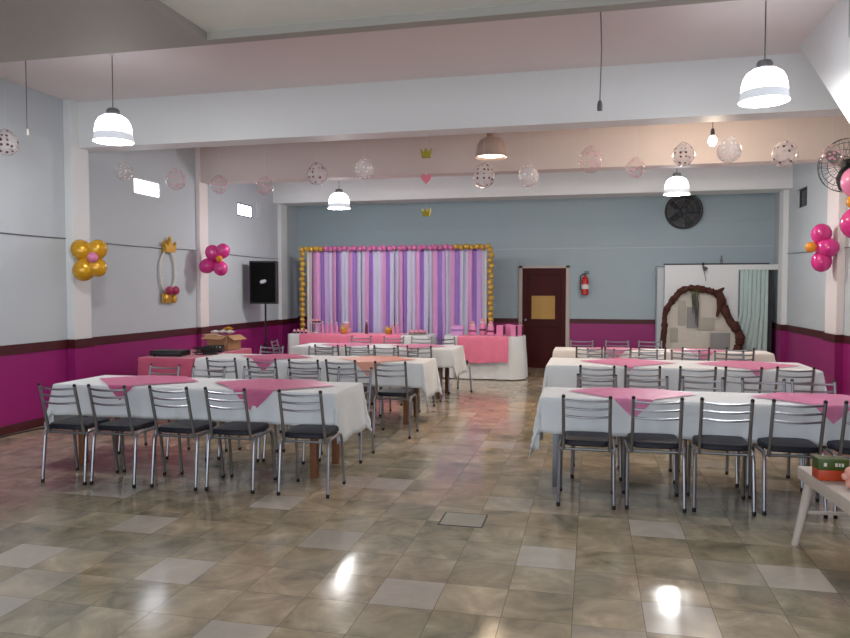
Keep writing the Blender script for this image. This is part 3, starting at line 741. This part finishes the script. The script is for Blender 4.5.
# the jagged emblem in the middle of the grille
MB().prism([(-.055, .40), (-.03, .44), (.06, .46), (.045, .435), (.075, .44), (.055, .40), (.02, .405), (.035, .375), (.0, .395), (-.03, .37), (-.03, .40)], 'y', -.222, -.214).build('logo', 'logo_silver', t, smooth=False)
t = thing('speaker_stand', 'black tripod pole stand carrying the loudspeaker by left wall', 'speaker stand', (-6.02, 12.6, 0))
MB().tube([(0, 0, .12), (0, 0, 1.362)], .018, 10).build('pole', 'black_plastic', t)
for k in range(3):
    a = 2*pi*k/3+.5
    MB().tube([(0, 0, .55), (cos(a)*.33, sin(a)*.33, .012)], .011, 8).build('leg', 'black_plastic', t)
    MB().tube([(0, 0, .14), (cos(a)*.2, sin(a)*.2, .22)], .007, 6).build('brace', 'black_plastic', t)
MB().lathe([(.0, .52), (.03, .52), (.03, .6), (0, .6)], seg=14).build('collar', 'black_plastic', t)

# ================================================================ BALLOONS
def balloon_mb(mb, c, r, d, squash=1.12, seg=18):
    """balloon with the knot pointing opposite to direction d"""
    d = Vector(d).normalized(); c = Vector(c)
    prof = []
    for i in range(11):
        a = pi*i/10; rr_ = sin(a)*r; zz = -cos(a)*r*squash
        if i < 3: rr_ *= .82 + .06*i; zz -= r*.06*(3-i)
        prof.append((rr_ if 0 < i < 10 else 0, zz))
    mb.lathe(prof, c, seg, d)
    tip = c - d*(r*squash*1.15)
    mb.lathe([(0, .0), (r*.09, .0), (r*.04, r*.08), (0, r*.1)], tip, 8, d)
    return mb
def bunch(name, label, loc, items, group='balloon bunches on the columns'):
    t = thing(name, label, 'balloon bunch', loc, 0, group)
    for (dx, dy, dz, r, m, lb) in items:
        o = balloon_mb(MB(), (dx, dy, dz), r, (dx+1e-3, dy*.6-.02, dz)).build('balloon', m, t)
        if lb: o['label'] = lb
    return t
bunch('balloon_bunch', 'bunch of four gold balloons with one small pink balloon on first left column', (-6.10, 7.82, 2.00),
      [(-.09, -.03, .115, .125, 'gold_balloon', None), (.09, .02, .12, .12, 'gold_balloon', None), (-.05, -.04, -.125, .135, 'gold_balloon', None), (.08, .02, -.09, .12, 'gold_balloon', None), (.12, -.10, .02, .065, 'light_pink_balloon', 'small pink balloon')])
bunch('balloon_bunch', 'bunch of bright pink balloons with one gold balloon on second left column', (-6.06, 10.86, 2.12),
      [(-.03, -.06, .11, .125, 'pink_balloon', None), (.12, -.02, .14, .12, 'pink_balloon', None), (-.12, -.08, -.10, .125, 'pink_balloon', None), (.09, -.04, -.14, .12, 'pink_balloon', None), (.12, -.13, .01, .055, 'orange_balloon', 'small gold balloon')])
bunch('balloon_bunch', 'bunch of three bright pink balloons and a gold one on right-hand column', (3.13, 11.15, 2.22),
      [(-.01, -.05, .18, .135, 'pink_balloon', None), (.06, -.09, -.01, .14, 'pink_balloon', None), (.0, -.04, -.20, .135, 'pink_balloon', None), (-.14, -.06, .0, .075, 'orange_balloon', 'small gold balloon')])
bunch('balloon_bunch', 'large pink balloon bunch with orange balloon at the right edge below the fan', (3.09, 9.75, 2.66),
      [(-.0, -.05, .27, .165, 'light_pink_balloon', None), (.12, .0, -.02, .13, 'pink_balloon', None), (-.0, -.06, -.24, .165, 'pink_balloon', None), (-.03, -.12, .02, .09, 'orange_balloon', 'small orange balloon')])

# clear balloons on threads, beneath the ceiling
def hung_balloon(x, y, z, r, m, label):
    t = thing('clear_balloon', label, 'balloon', (x, y, z), random.random()*6, 'clear spotted balloons hung from the ceiling')
    balloon_mb(MB(), (0, 0, 0), r, (0, 0, -1), 1.03, 22).build('skin', m, t)
    MB().tube([(0, 0, r*1.15), (0, 0, ZC-z)], .0012, 4).build('thread', 'string', t)
CB = [
 (-6.12, 6.55, 3.19, .13, 'clear_balloon_dark_dots', 'spotted clear balloon cut by the left edge of the photo'),
 (-6.12, 8.55, 3.20, .115, 'clear_balloon_white_dots', 'white-dotted clear balloon overlapping the small unframed bright window'),
 (-5.50, 8.8, 3.11, .135, 'clear_balloon_pink_dots', 'plain clear balloon just right of the small unframed bright window'),
 (-4.86, 8.8, 3.02, .115, 'clear_balloon_pink_dots', 'pink-dotted clear balloon above the dark-framed bright window'),
 (-4.20, 8.8, 2.98, .115, 'clear_balloon_pink_dots', 'pink-dotted clear balloon just right of the dark-framed bright window'),
 (-3.47, 8.8, 3.11, .135, 'clear_balloon_dark_dots', 'dark-dotted clear balloon above the small left rear pendant lamp'),
 (-2.83, 8.8, 3.15, .125, 'milky_balloon', 'milky pale balloon between the dark-dotted balloon and the paper crowns'),
 (-1.30, 8.8, 3.01, .14, 'clear_balloon_dark_dots', 'dark-dotted clear balloon just below the taupe pendant lamp'),
 (-.76, 8.8, 2.99, .125, 'milky_balloon', 'milky balloon just right of the one below the taupe pendant lamp'),
 (-.03, 8.8, 3.15, .145, 'clear_balloon_pink_dots', 'pink-dotted clear balloon right of centre, below the empty lamp socket'),
 (.48, 8.8, 3.04, .11, 'clear_balloon_pink_dots', 'smallest pink-dotted clear balloon, between centre and bare bulb'),
 (1.01, 8.8, 3.17, .125, 'clear_balloon_dark_dots', 'white balloon with dark dots above the right rear pendant lamp'),
 (1.50, 8.8, 3.20, .135, 'milky_balloon', 'milky white balloon touching the glow of the bare bulb'),
 (2.08, 8.8, 3.13, .14, 'clear_balloon_dark_dots', 'dark-dotted clear balloon left of the wall fan'),
 (2.56, 8.8, 3.09, .115, 'clear_balloon_pink_dots', 'plain clear balloon hanging in front of the wall fan')]
for a in CB: hung_balloon(*a)

# hanging mobile: crown, heart, crown
def crown_prism(w, h):
    return [(-w*.38, 0), (w*.38, 0), (w*.5, h), (w*.24, h*.55), (0, h), (-w*.24, h*.55), (-w*.5, h)]
t = thing('hanging_mobile', 'string of two olive-green paper crowns with a pink paper heart between them', 'hanging decoration', (-2.07, 9.0, 2.56))
MB().tube([(0, 0, .0), (0, 0, ZC-2.56)], .0015, 4).build('thread', 'string', t)
for z, w in ((0.0, .115), (.74, .14)):
    mb = MB(); mb.prism(crown_prism(w, w*.85), 'y', -.03, .03)
    o = mb.build('paper_crown', 'olive_card', t, smooth=False); o.location = (0, 0, z)
pts = []
for i in range(28):
    a = 2*pi*i/28; pts.append((.0042*16*sin(a)**3, .0046*(13*cos(a)-5*cos(2*a)-2*cos(3*a)-cos(4*a))))
o = MB().prism(pts, 'y', -.012, .012).build('paper_heart', 'pink_card', t, smooth=False); o.location = (0, 0, .48)

# oval mirror decoration on left wall
t = thing('oval_wall_ornament', 'white oval frame with gold crown on top and magenta bow on left wall', 'wall ornament', (XL+.03, 9.93, 1.90)); t.scale = (1.2, 1.2, 1.2)
o = MB().tube([(0, .17*cos(2*pi*k/28), .27*sin(2*pi*k/28)) for k in range(28)], .014, 8, True).build('frame', 'white_plastic', t)
pts = [(-.10, 0), (.10, 0), (.125, .12), (.06, .08), (0, .17), (-.06, .08), (-.125, .12)]
o = MB().prism(pts, 'x', -.015, .04).build('crown', 'crown_gold', t, smooth=False); o.location = (0, .02, .25)
for a_ in ((.435, .02, .022), (.38, .145, .016), (.38, -.105, .016)): MB().ball((.02, a_[1], a_[0]), a_[2], seg=10).build('crown_pearl', 'crown_gold', t)
MB().ball((.05, .10, -.24), .07, (.5, 1, .8)).ball((.05, -.04, -.24), .07, (.5, 1, .8)).ball((.07, .03, -.24), .035).build('bow', 'magenta_ribbon', t)
MB().box(.0, .02, -.14, .16, -.40, -.27, .01).ball((.03, -.09, -.33), .05, (.5, 1, 1)).ball((.03, .1, -.35), .05, (.5, 1, 1)).build('gold_base', 'crown_gold', t)

# ================================================================ STREAMER BACKDROP AND GARLAND
BX0, BX1, BY, BZ0, BZ1 = -5.72, -2.02, 13.98, .12, 2.46
t = thing('streamer_backdrop', 'backdrop of hanging purple, pink and white crepe streamers behind the cake table', 'party backdrop', (BX0, BY, 0))
MB().tube([(0, 0, BZ1-.02), (BX1-BX0, 0, BZ1-.02)], .012, 8).build('rail', 'white_plastic', t)
for x in (0.0, BX1-BX0): MB().box(x-.02, x+.02, -.015, .025, 0, BZ1, .003).build('post', 'white_plastic', t)
seq = ['streamer_cream', 'streamer_white', 'streamer_pink', 'streamer_purple']
nst = 42; wst = (BX1-BX0)/nst
lbl = {'streamer_cream': 'cream streamer', 'streamer_white': 'white streamer', 'streamer_pink': 'pink streamer', 'streamer_purple': 'purple streamer', 'streamer_lilac': 'lilac streamer'}
rs = random.Random(3)
for i in range(nst):
    x = wst*(i+.5); m = seq[i % 4] if i > 1 else ('streamer_cream', 'streamer_pink')[i]
    if m == 'streamer_cream' and i > 2: m = 'streamer_lilac' if rs.random() < .5 else 'streamer_white'
    bm = bmesh.new(); V = []; hw = wst*(.53 if m != 'streamer_purple' else .58); yo = (.008 if i % 2 else -.008)+rs.uniform(-.003, .003); ph = rs.random()*6
    for k in range(25):
        z = BZ1-.02-(BZ1-BZ0)*k/24; f = k/24; row = []
        for q in range(5):
            u = (q/4-.5)*2*hw
            row.append(bm.verts.new((x+u+.010*f*sin(ph+f*3), yo+.016*sin(u*46+ph)+.012*f*sin(f*5+ph), z)))
        V.append(row)
    for k in range(24):
        for q in range(4): bm.faces.new((V[k][q], V[k][q+1], V[k+1][q+1], V[k+1][q]))
    mb = MB(); mb.bm.free(); mb.bm = bm; o = mb.build('streamer', m, t); o['label'] = lbl[m]
    md = o.modifiers.new('thick', 'SOLIDIFY'); md.thickness = .0015
t = thing('balloon_garland', 'garland of small gold and pink balloons framing the streamer backdrop', 'balloon garland', (BX0, BY-.08, 0))
gpts = []
zz = .80
while zz < 2.40: gpts.append((-.10+.014*(len(gpts) % 2), zz, 'garland_gold')); zz += .104
x = -.10
while x < 3.82:
    m = 'garland_gold' if (x < .40 or x > 3.12) else 'garland_pink'
    gpts.append((x, 2.455+.012*(len(gpts) % 2), m)); x += .104
zz = 2.40
while zz > .80: gpts.append((3.80+.014*(len(gpts) % 2), zz, 'garland_gold')); zz -= .104
for k, (x, z, m) in enumerate(gpts):
    r = .055+.003*sin(k*2.1)
    o = balloon_mb(MB(), (x+.008*sin(k*3), -.02*(k % 2), z), r, (sin(k*1.3)*.5, -.6, cos(k*1.7)*.6), 1.05, 14).build('balloon', m, t)
    o['label'] = 'gold balloon' if m == 'garland_gold' else 'pink balloon'
MB().tube([(-.10, .03, .75), (-.10, .03, 2.46), (3.80, .03, 2.46), (3.80, .03, .75)], .004, 5).build('cord', 'string', t)

# ================================================================ TABLE-TOP SWEETS (cake table)
CT = .787
def cupcake(x, y, z, label, group):
    t = thing('cupcake', label, 'cupcake', (x, y, z), 0, group)
    MB().lathe([(0, 0), (.022, 0), (.031, .035), (0, .035)], seg=14).build('paper_cup', 'dark_berry', t)
    MB().lathe([(.033, .033), (.034, .045), (.026, .058), (.020, .066), (.010, .078), (0, .086)], seg=14).build('frosting', 'frost_pink', t)
    return t
cup0 = None
def cups(pts, labf, group):
    global cup0
    for i, (x, y, z) in enumerate(pts):
        if cup0 is None: cup0 = cupcake(x, y, z, labf, group)
        else: copy_tree(cup0, (x, y, z), 0, labf, group)
def cakestand(x, y, z, r, h, label):
    t = thing('cake_stand', label, 'cake stand', (x, y, z))
    MB().lathe([(0, 0), (r*.5, 0), (r*.45, .01), (.015, .02), (.015, h-.012), (0, h-.012)], seg=20).build('foot', 'white_plastic', t)
    MB().lathe([(0, h-.014), (r, h-.014), (r+.004, h), (r, h-.002), (0, h-.004)], seg=28).build('plate', 'white_plastic', t)
cakestand(-5.22, 13.15, CT, .11, .20, 'white cake stand with cupcakes at the left of the cake table')
L1 = 'pink cupcake with dark case at left end of cake table'
cups([(-5.58+.078*i, 12.93, CT) for i in range(4)] + [(-5.56+.08*i, 13.06, CT) for i in range(2)], L1, 'cupcakes at left end of the cake table')
cups([(-5.22+.06*cos(a), 13.15+.06*sin(a), CT+.197) for a in (0.3, 1.9, 3.4, 5.0)], 'pink cupcake raised on the white cake stand', 'cupcakes on the cake stand')
def bottle(x, y, z, h, m, label, group):
    t = thing('drink_bottle', label, 'bottle', (x, y, z), 0, group)
    MB().lathe([(0, 0), (.026, 0), (.028, .01), (.028, h*.55), (.022, h*.68), (.011, h*.78), (.011, h*.92), (0, h*.92)], seg=16).build('body', m, t)
    MB().lathe([(0, h*.9), (.013, h*.9), (.013, h), (0, h)], seg=12).build('cap', 'white_plastic', t)
for i, x in enumerate((-5.02, -4.93, -4.84, -4.75)):
    bottle(x, 12.98+.04*(i % 2), CT, .24-.02*(i % 2), 'candy_pink', 'one of four slim pink bottles left of centre on cake table', 'pink bottles on the cake table')
bottle(-4.18, 13.1, CT, .26, 'dark_berry', 'single dark bottle in the middle of the cake table', 'bottle')
for i, x in enumerate((-3.62, -3.55)):
    bottle(x, 13.0+.05*i, CT, .22, 'candy_pink', 'one of two pink bottles right of the gold crown on cake table', 'pink bottles at the right of the cake table')
def gold_crown(x, y, z, label):
    t = thing('gold_crown', label, 'table crown', (x, y, z))
    mb = MB(); n = 24; A = []; B = []
    for k in range(n):
        a = 2*pi*k/n; r = .06; h = .15 if k % 4 == 0 else (.11 if k % 2 else .075)
        A.append(mb.bm.verts.new((r*cos(a), r*sin(a), 0))); B.append(mb.bm.verts.new((r*1.15*cos(a), r*1.15*sin(a), h)))
    for k in range(n): mb.bm.faces.new((A[k], A[(k+1) % n], B[(k+1) % n], B[k]))
    o = mb.build('crown_band', 'crown_gold', t); md = o.modifiers.new('t', 'SOLIDIFY'); md.thickness = .004
    for k in range(0, n, 4): MB().ball((.07*cos(2*pi*k/n), .07*sin(2*pi*k/n), .157), .010, seg=8).build('pearl', 'crown_gold', t)
gold_crown(-4.62, 13.05, CT, 'gold paper crown left of centre on the cake table')
gold_crown(-3.73, 13.05, CT, 'gold paper crown right of centre on the cake table')
# cake in the middle-left behind
t = thing('party_cake', 'small pink cake with white top standing behind the gold crown', 'cake', (-4.66, 13.3, CT))
MB().lathe([(0, 0), (.10, 0), (.10, .10), (0, .10)], seg=28).build('lower_tier', 'frost_pink', t)
MB().lathe([(0, .10), (.065, .10), (.065, .19), (0, .19)], seg=28).build('upper_tier', 'frost_pink', t)
MB().lathe([(0, .19), (.068, .19), (.066, .205), (.03, .215), (0, .217)], seg=24).build('icing', 'white_plastic', t)
t = thing('serving_tray', 'round white serving tray of cupcakes at the right end of cake table', 'tray', (-3.18, 13.1, CT))
MB().lathe([(0, 0), (.16, 0), (.21, .022), (.205, .024), (.158, .006), (0, .006)], seg=32).build('dish', 'white_plastic', t)
cups([(-3.18+.14*cos(2*pi*k/9), 13.1+.14*sin(2*pi*k/9), CT+.007) for k in range(9)] + [(-3.18+.05*cos(2*pi*k/3), 13.1+.05*sin(2*pi*k/3), CT+.007) for k in range(3)], 'pink cupcake on the round white tray at right end of cake table', 'cupcakes on the serving tray')

# ---------------------------------------------------------------- gift table items
GT = .789
t = thing('treasure_chest', 'lilac toy chest with curved lid at the left end of gift table', 'toy chest', (-2.42, 13.1, .782), .1)
MB().box(-.11, .11, -.07, .07, 0, .10, .008).build('body', 'lilac_card', t)
MB().prism([(.078*cos(pi*k/10), .10+.09*sin(pi*k/10)) for k in range(11)], 'x', -.115, .115).build('lid', 'lilac_card', t)
MB().box(-.118, .118, -.082, .082, .095, .112, .003).build('band', 'streamer_purple', t)
def candy_jar(x, y, h, label):
    t = thing('candy_jar', label, 'jar', (x, y, GT), 0, 'pink sweet jars on the gift table')
    MB().lathe([(0, 0), (.055, 0), (.062, .02), (.062, h*.7), (.045, h*.82), (.045, h*.86), (0, h*.86)], seg=22).build('jar', 'candy_pink', t)
    MB().lathe([(0, h*.84), (.05, h*.84), (.05, h*.92), (0, h*.92)], seg=20).build('lid', 'white_plastic', t)
    MB().ball((0, 0, h*1.02), .04, seg=14).build('lid_ball', 'frost_pink', t)
    MB().lathe([(.0635, h*.3), (.0635, h*.42)], seg=22).build('ribbon', 'dark_berry', t)
candy_jar(-2.14, 13.12, .22, 'shorter pink sweet jar, left of the three on gift table')
candy_jar(-1.96, 13.20, .27, 'tallest pink sweet jar, middle of the three on gift table')
candy_jar(-1.80, 13.10, .22, 'pink sweet jar with dark ribbon, right of the three on gift table')
MB0 = None
def gift_bag(x, y, w, h, rot, label):
    t = thing('gift_bag', label, 'gift bag', (x, y, GT if x < -1.46 else .783), rot, 'pink gift bags on the gift table')
    MB().prism([(-.04, 0), (.04, 0), (.045, h), (-.045, h)], 'x', -w/2, w/2).build('body', 'candy_pink', t, smooth=False)
    MB().prism([(-.041, .01), (.041, .01), (.046, h-.01), (-.046, h-.01)], 'x', w/2, w/2+.003).build('side_panel', 'dark_berry', t, smooth=False)
    for s in (-1, 1):
        MB().tube([(w*.22*cos(pi*k/8), s*.042, h+.045*sin(pi*k/8)) for k in range(9)], .003, 5).build('handle', 'dark_berry', t)
for i, (x, y, w, h, r) in enumerate(((-1.62, 13.10, .13, .19, -.25), (-1.47, 13.22, .13, .20, -.2), (-1.37, 13.06, .10, .20, -.3), (-1.27, 13.22, .08, .20, -.25))):
    gift_bag(x, y, w, h, r, ['pink gift bag next to the jar with dark ribbon', 'pink gift bag second from left on gift table', 'pink gift bag third from left on gift table', 'pink gift bag at the right end of gift table'][i])

# ================================================================ BACK WALL ITEMS
t = thing('fire_extinguisher', 'red fire extinguisher hanging on the back wall right of the door', 'fire extinguisher', (-.14, YB-.11, 1.52))
MB().lathe([(0, 0), (.06, 0), (.072, .015), (.072, .30), (.055, .35), (.022, .38), (.022, .40), (0, .40)], seg=24).build('cylinder', 'red_enamel', t)
MB().lathe([(.0725, .12), (.0733, .12), (.0733, .21), (.0725, .21)], seg=24).build('label', 'white_plastic', t)
MB().box(-.02, .02, -.02, .02, .39, .43, .004).box(-.015, .09, -.012, .012, .43, .445, .003).box(-.015, .085, -.012, .012, .46, .472, .003).build('valve', 'black_plastic', t)
MB().tube([(.0, 0, .415), (-.05, 0, .42), (-.09, 0, .38), (-.095, 0, .25), (-.085, 0, .10)], .009, 8).build('hose', 'black_plastic', t)
MB().box(-.03, .03, .06, .11, .30, .36, .003).build('bracket', 'dark_grey', t)

t = thing('exhaust_fan', 'round dark exhaust fan high on the back wall behind the small right pendant lamp', 'exhaust fan', (1.74, YB-.06, 3.17)); t.scale = (.92, 1, .92)
MB().lathe([(.37, .06), (.385, .06), (.385, -.03), (.35, -.03), (.35, .03), (.37, .05)], seg=40, axis=(0, -1, 0)).build('housing', 'dark_grey', t)
MB().lathe([(0, -.058), (.36, -.058), (.36, -.05), (0, -.05)], seg=40, axis=(0, -1, 0)).build('backplate', 'black_plastic', t)
for k in range(5):
    a = 2*pi*k/5; R = Matrix.Rotation(-a, 3, 'Y') @ Matrix.Rotation(radians(28), 3, 'X')
    MB().obox(Matrix.Rotation(-a, 3, 'Y') @ Vector((.19, 0, 0)), (.26, .012, .13), R, .004).build('blade', 'dark_grey', t)
MB().lathe([(0, .04), (.05, .035), (.06, -.03), (0, -.03)], seg=18, axis=(0, -1, 0)).build('hub', 'dark_grey', t)
mb = MB()
for r in (.12, .24, .35): mb.tube([(r*cos(2*pi*k/32), -.065, r*sin(2*pi*k/32)) for k in range(32)], .004, 5, True)
for k in range(8): mb.tube([(.05*cos(pi*k/4), -.065, .05*sin(pi*k/4)), (.37*cos(pi*k/4), -.06, .37*sin(pi*k/4))], .004, 5)
mb.build('grille', 'grey_metal', t)

# wall fan on the right
t = thing('wall_fan', 'large round wire-cage wall fan on the right wall', 'fan', (3.11, 10.10, 3.19), radians(-38))
RF = .335
mb = MB()
for r, y in ((RF, 0), (RF*.98, -.05), (RF*.8, -.09), (RF*.55, -.11), (RF*.3, -.12)):
    mb.tube([(r*cos(2*pi*k/36), y, r*sin(2*pi*k/36)) for k in range(36)], .009 if r > .36 else .004, 5, True)
for k in range(28):
    a = 2*pi*k/28
    mb.tube([(.05*cos(a), -.122, .05*sin(a)), (RF*.55*cos(a), -.11, RF*.55*sin(a)), (RF*.8*cos(a), -.09, RF*.8*sin(a)), (RF*.98*cos(a), -.05, RF*.98*sin(a)), (RF*cos(a), 0, RF*sin(a)), (RF*.85*cos(a), .06, RF*.85*sin(a)), (.08*cos(a), .10, .08*sin(a))], .0022, 4)
mb.build('cage', 'black_plastic', t)
for k in range(3):
    a = 2*pi*k/3+.4; mb = MB(); pts = []
    R = Matrix.Rotation(-a, 3, 'Y')
    bm = mb.bm; V = []
    for i in range(7):
        f = i/6; rr_ = .05+.27*f; wd = .05+.11*sin(pi*min(1, f*.9+.1)); row = []
        for j in range(5):
            u = (j/4-.5)*wd; row.append(bm.verts.new(R @ Vector((rr_, -.02+u*.45, u))))
        V.append(row)
    for i in range(6):
        for j in range(4): bm.faces.new((V[i][j], V[i+1][j], V[i+1][j+1], V[i][j+1]))
    o = mb.build('blade', 'dark_grey', t); md = o.modifiers.new('t', 'SOLIDIFY'); md.thickness = .004
MB().lathe([(0, .13), (.045, .125), (.05, .06), (.05, -.02), (0, -.02)], seg=20, axis=(0, -1, 0)).build('hub', 'black_plastic', t)
MB().lathe([(0, .0), (.06, .0), (.085, .02), (.085, .14), (.06, .17), (0, .17)], (0, .02, 0), 22, (0, 1, 0)).build('motor', 'black_plastic', t)
o = MB().tube([(0, .16, 0), (.08, .26, -.05), (.225, .26, -.16)], .016, 8).build('wall_arm', 'black_plastic', t)

# photo booth in the right rear corner
t = thing('photo_booth', 'white panelled booth with header strip in the right rear corner', 'booth', (1.36, 14.56, 0))
MB().box(0, 1.33, 0, .03, 0, 2.10, .003).build('front_panel', 'white_paint', t, smooth=False)
MB().box(-.13, -.01, .05, .40, 0, 2.05, .003).build('side_jamb', 'wall_paint', t, smooth=False)
MB().box(1.331, 2.035, 0, .03, 2.0, 2.10, .003).build('header', 'white_paint', t, smooth=False)
MB().box(-.02, 1.86, -.012, .04, 2.101, 2.125, .002).build('top_rail', 'dark_grey', t, smooth=False)
MB().box(1.85, 1.92, 0.0, .06, 0, 1.998, .003).build('end_post', 'dark_grey', t, smooth=False)  # dark strip in place of the shaded gap right of the curtain
MB().tube([(-.17, 0.02, 2.0), (-.17, .02, 2.07), (.0, .02, 2.07)], .01, 6).build('bracket', 'grey_metal', t)
MB().lathe([(0, 0), (.03, 0), (.02, .03), (.03, .06), (.012, .09), (.016, .13), (0, .15)], (1.02, .01, 2.125), 12).build('finial', 'grey_metal', t)
# curtain gathered to the right
bm = bmesh.new(); V = []; nx = 60; nz = 22
for i in range(nx+1):
    row = []; f = i/nx
    for k in range(nz+1):
        z = 2.0*(1-k/nz)+.03*(k/nz); d = (1-z/2.0)
        left = 2.70 - max(0, d-.42)*.5; right = 3.19
        x = left+(right-left)*f
        y = 14.515+.022*sin(f*42+d*1.5)+.010*sin(f*19-d*4)-.03*d*(1-f)
        row.append(bm.verts.new((x, y, z)))
    V.append(row)
for i in range(nx):
    for k in range(nz): bm.faces.new((V[i][k], V[i+1][k], V[i+1][k+1], V[i][k+1]))
mb = MB(); mb.bm.free(); mb.bm = bm
o = tag(mb.build('curtain', 'sheer_curtain'), 'pale grey-green curtain hanging in the booth opening, spreading to the left', 'curtain'); md = o.modifiers.new('t', 'SOLIDIFY'); md.thickness = .002
# small clip spotlight on the booth
t = thing('clip_spotlight', 'small clip-on spotlight at the top edge of the white booth', 'spotlight', (2.05, 14.52, 2.05))
MB().lathe([(0, 0), (.025, 0), (.045, .08), (.04, .085), (0, .03)], (0, -.02, .0), 16, (.4, -.8, -.5)).build('lamp_head', 'grey_metal', t)
MB().box(-.02, .02, -.01, .06, .03, .09, .004).build('clip', 'black_plastic', t)
MB().tube([(0, .01, .0), (.02, .0, -.10), (.05, .02, -.2), (.055, .03, -.26)], .006, 6).build('cord', 'grey_metal', t)

# tree-trunk arch with patchwork stone inside
arch = [(1.30, 0.0), (1.31, .50), (1.34, .90), (1.36, 1.22), (1.50, 1.44), (1.64, 1.60), (1.82, 1.655), (2.05, 1.63), (2.24, 1.58), (2.36, 1.50), (2.44, 1.25), (2.56, 1.02), (2.70, .84), (2.72, .62), (2.64, .42), (2.62, 0.0)]
def smooth_path(P, k=5):
    out = []
    n = len(P)
    for i in range(n-1):
        p0, p1, p2, p3 = P[max(0, i-1)], P[i], P[i+1], P[min(n-1, i+2)]
        for j in range(k):
            t_ = j/k; out.append(tuple(.5*((2*p1[q])+(-p0[q]+p2[q])*t_+(2*p0[q]-5*p1[q]+4*p2[q]-p3[q])*t_*t_+(-p0[q]+3*p1[q]-3*p2[q]+p3[q])*t_**3) for q in range(2)))
    out.append(P[-1]); return out
SP = smooth_path(arch, 6)
t = thing('trunk_arch', 'brown gnarled tree-trunk arch in front of the white booth', 'decorative arch', (.05, 14.3, 0)); t.scale = (.965, 1, 1)
ra = random.Random(8)
rads = [max(.03, (.056 if x < 2.3 else .078)+ra.uniform(-.014, .016)) for x, z in SP]
mb = MB().tube([(x, .02*sin(i*.9), z) for i, (x, z) in enumerate(SP)], rads, 12)
for (a, b, r) in (((2.28, 1.57), (2.42, 1.66), .045), ((2.34, 1.45), (2.30, 1.12), .055), ((1.66, 1.6), (1.56, 1.62), .04), ((2.58, 1.0), (2.70, 1.02), .04), ((1.4, 1.3), (1.46, 1.5), .04)):
    mb.tube([(a[0], -.03, a[1]), ((a[0]+b[0])/2+.02, -.04, (a[1]+b[1])/2), (b[0], -.03, b[1])], [r, r*.85, r*.35], 10)
mb.build('trunk', 'bark', t)
inner = [(x, z) for x, z in SP]
o = MB().prism([(x*.975+.05, max(0.002, z-.02)) for x, z in inner][::2], 'y', .06, .10).build('stone_panel', 'stone_light', t, smooth=False)
for (x0, x1, z0, z1, m, y) in ((1.60, 1.74, .95, 1.42, 'stone_mid', .045), (1.76, 1.98, .9, 1.30, 'stone_grey', .045), (1.99, 2.27, .86, 1.10, 'stone_mid', .045), (2.20, 2.56, .45, .82, 'stone_grey', .045), (1.5, 1.9, .34, .62, 'stone_light', .045), (1.45, 1.6, .62, .9, 'stone_mid', .05), (1.92, 2.18, .5, .84, 'stone_light', .045), (2.28, 2.48, .86, 1.02, 'stone_light', .045)):
    MB().box(x0, x1, y, .062, z0, z1, .008).build('stone_patch', m, t, smooth=True)
# hanging greenery
t = thing('hanging_greenery', 'small green leaf spray with dark strands hanging from the top of the arch', 'greenery', (1.86, 14.2, 1.60))
rg = random.Random(5); mb = MB()
for k in range(46):
    a = rg.random()*6.28; c = Vector((rg.gauss(0, .06), -.02+rg.gauss(0, .02), -.05+rg.gauss(0, .05)))
    mb.ball(c, .026, (1, .45, .15), Matrix.Rotation(a, 3, 'Y') @ Matrix.Rotation(rg.random()*2, 3, 'Z'), 8)
mb.build('leaves', 'leaf', t)
mb = MB()
for k in range(9):
    x = rg.uniform(-.05, .06); L_ = rg.uniform(.35, .62)
    mb.tube([(x, -.02, -.05), (x+.02, -.03, -.05-L_*.5), (x+rg.uniform(-.02, .05), -.02, -.05-L_)], [.010, .012, .004], 5)
mb.build('strands', 'dark_leaf', t)

# ================================================================ LOW TABLE AT FRONT RIGHT
t = thing('low_table', 'low off-white table with splayed legs at the right edge in front', 'table', (1.438, 2.956, 0), radians(4.3))
MB().box(0, .62, 0, 2.02, .42, .50, .008).build('tabletop', 'table_white', t)
for sx, sy in ((0, 0), (0, 1), (1, 0), (1, 1)):
    x = .05+.52*sx; y = .10+1.84*sy; ex = -.07 if sx == 0 else .07; ey = -.06 if sy == 0 else .04
    MB().tube([(x, y, .42), (x+ex, y+ey, .0)], [.032, .020], 10).build('leg', 'table_white', t)
MB().tube([(.018, 1.96, .22), (.602, 1.96, .22)], .012, 8).build('stretcher', 'table_white', t)
t = thing('game_box', 'green and orange printed box on the low table at right edge', 'box', (1.305, 4.60, .5025), radians(3))
MB().box(0, .165, 0, .11, 0, .062, .004).build('lower_part', 'orange_print', t)
MB().box(0, .165, 0, .11, .063, .128, .004).build('lid', 'green_print', t)
for x, w in ((.028, .016), (.09, .012), (.108, .010), (.124, .012)): MB().box(x, x+w, -.003, .0, .085, .105).build('printed_mark', 'white_plastic', t, smooth=False)
t = thing('plush_toy', 'pale pink rounded toy on the low table, cut by the right edge', 'toy', (1.432, 4.46, .502)); t.scale = (.9, .9, .9)
MB().ball((0.03, 0, .05), .05, (1.2, 1, 1)).ball((-.005, -.02, .035), .032).ball((.0, .0, .10), .036).ball((-.035, -.01, .075), .022).ball((.10, .0, .06), .06).build('body', 'skin_pink', t)

# hatch in the floor
t = thing('floor_hatch', 'square metal-edged hatch set flush in the tiled floor of the aisle', 'hatch', (-.87, 4.95, 0), radians(0))
MB().box(-.155, .155, -.145, -.14, .0, .004).box(-.155, .155, .14, .145, .0, .004).box(-.155, -.148, -.145, .145, 0, .004).box(.148, .155, -.145, .145, 0, .004).build('rim', 'dark_grey', t, smooth=False)
MB().box(-.146, .146, -.138, .138, .0, .003).build('cover', 'stone_mid', t, smooth=False)
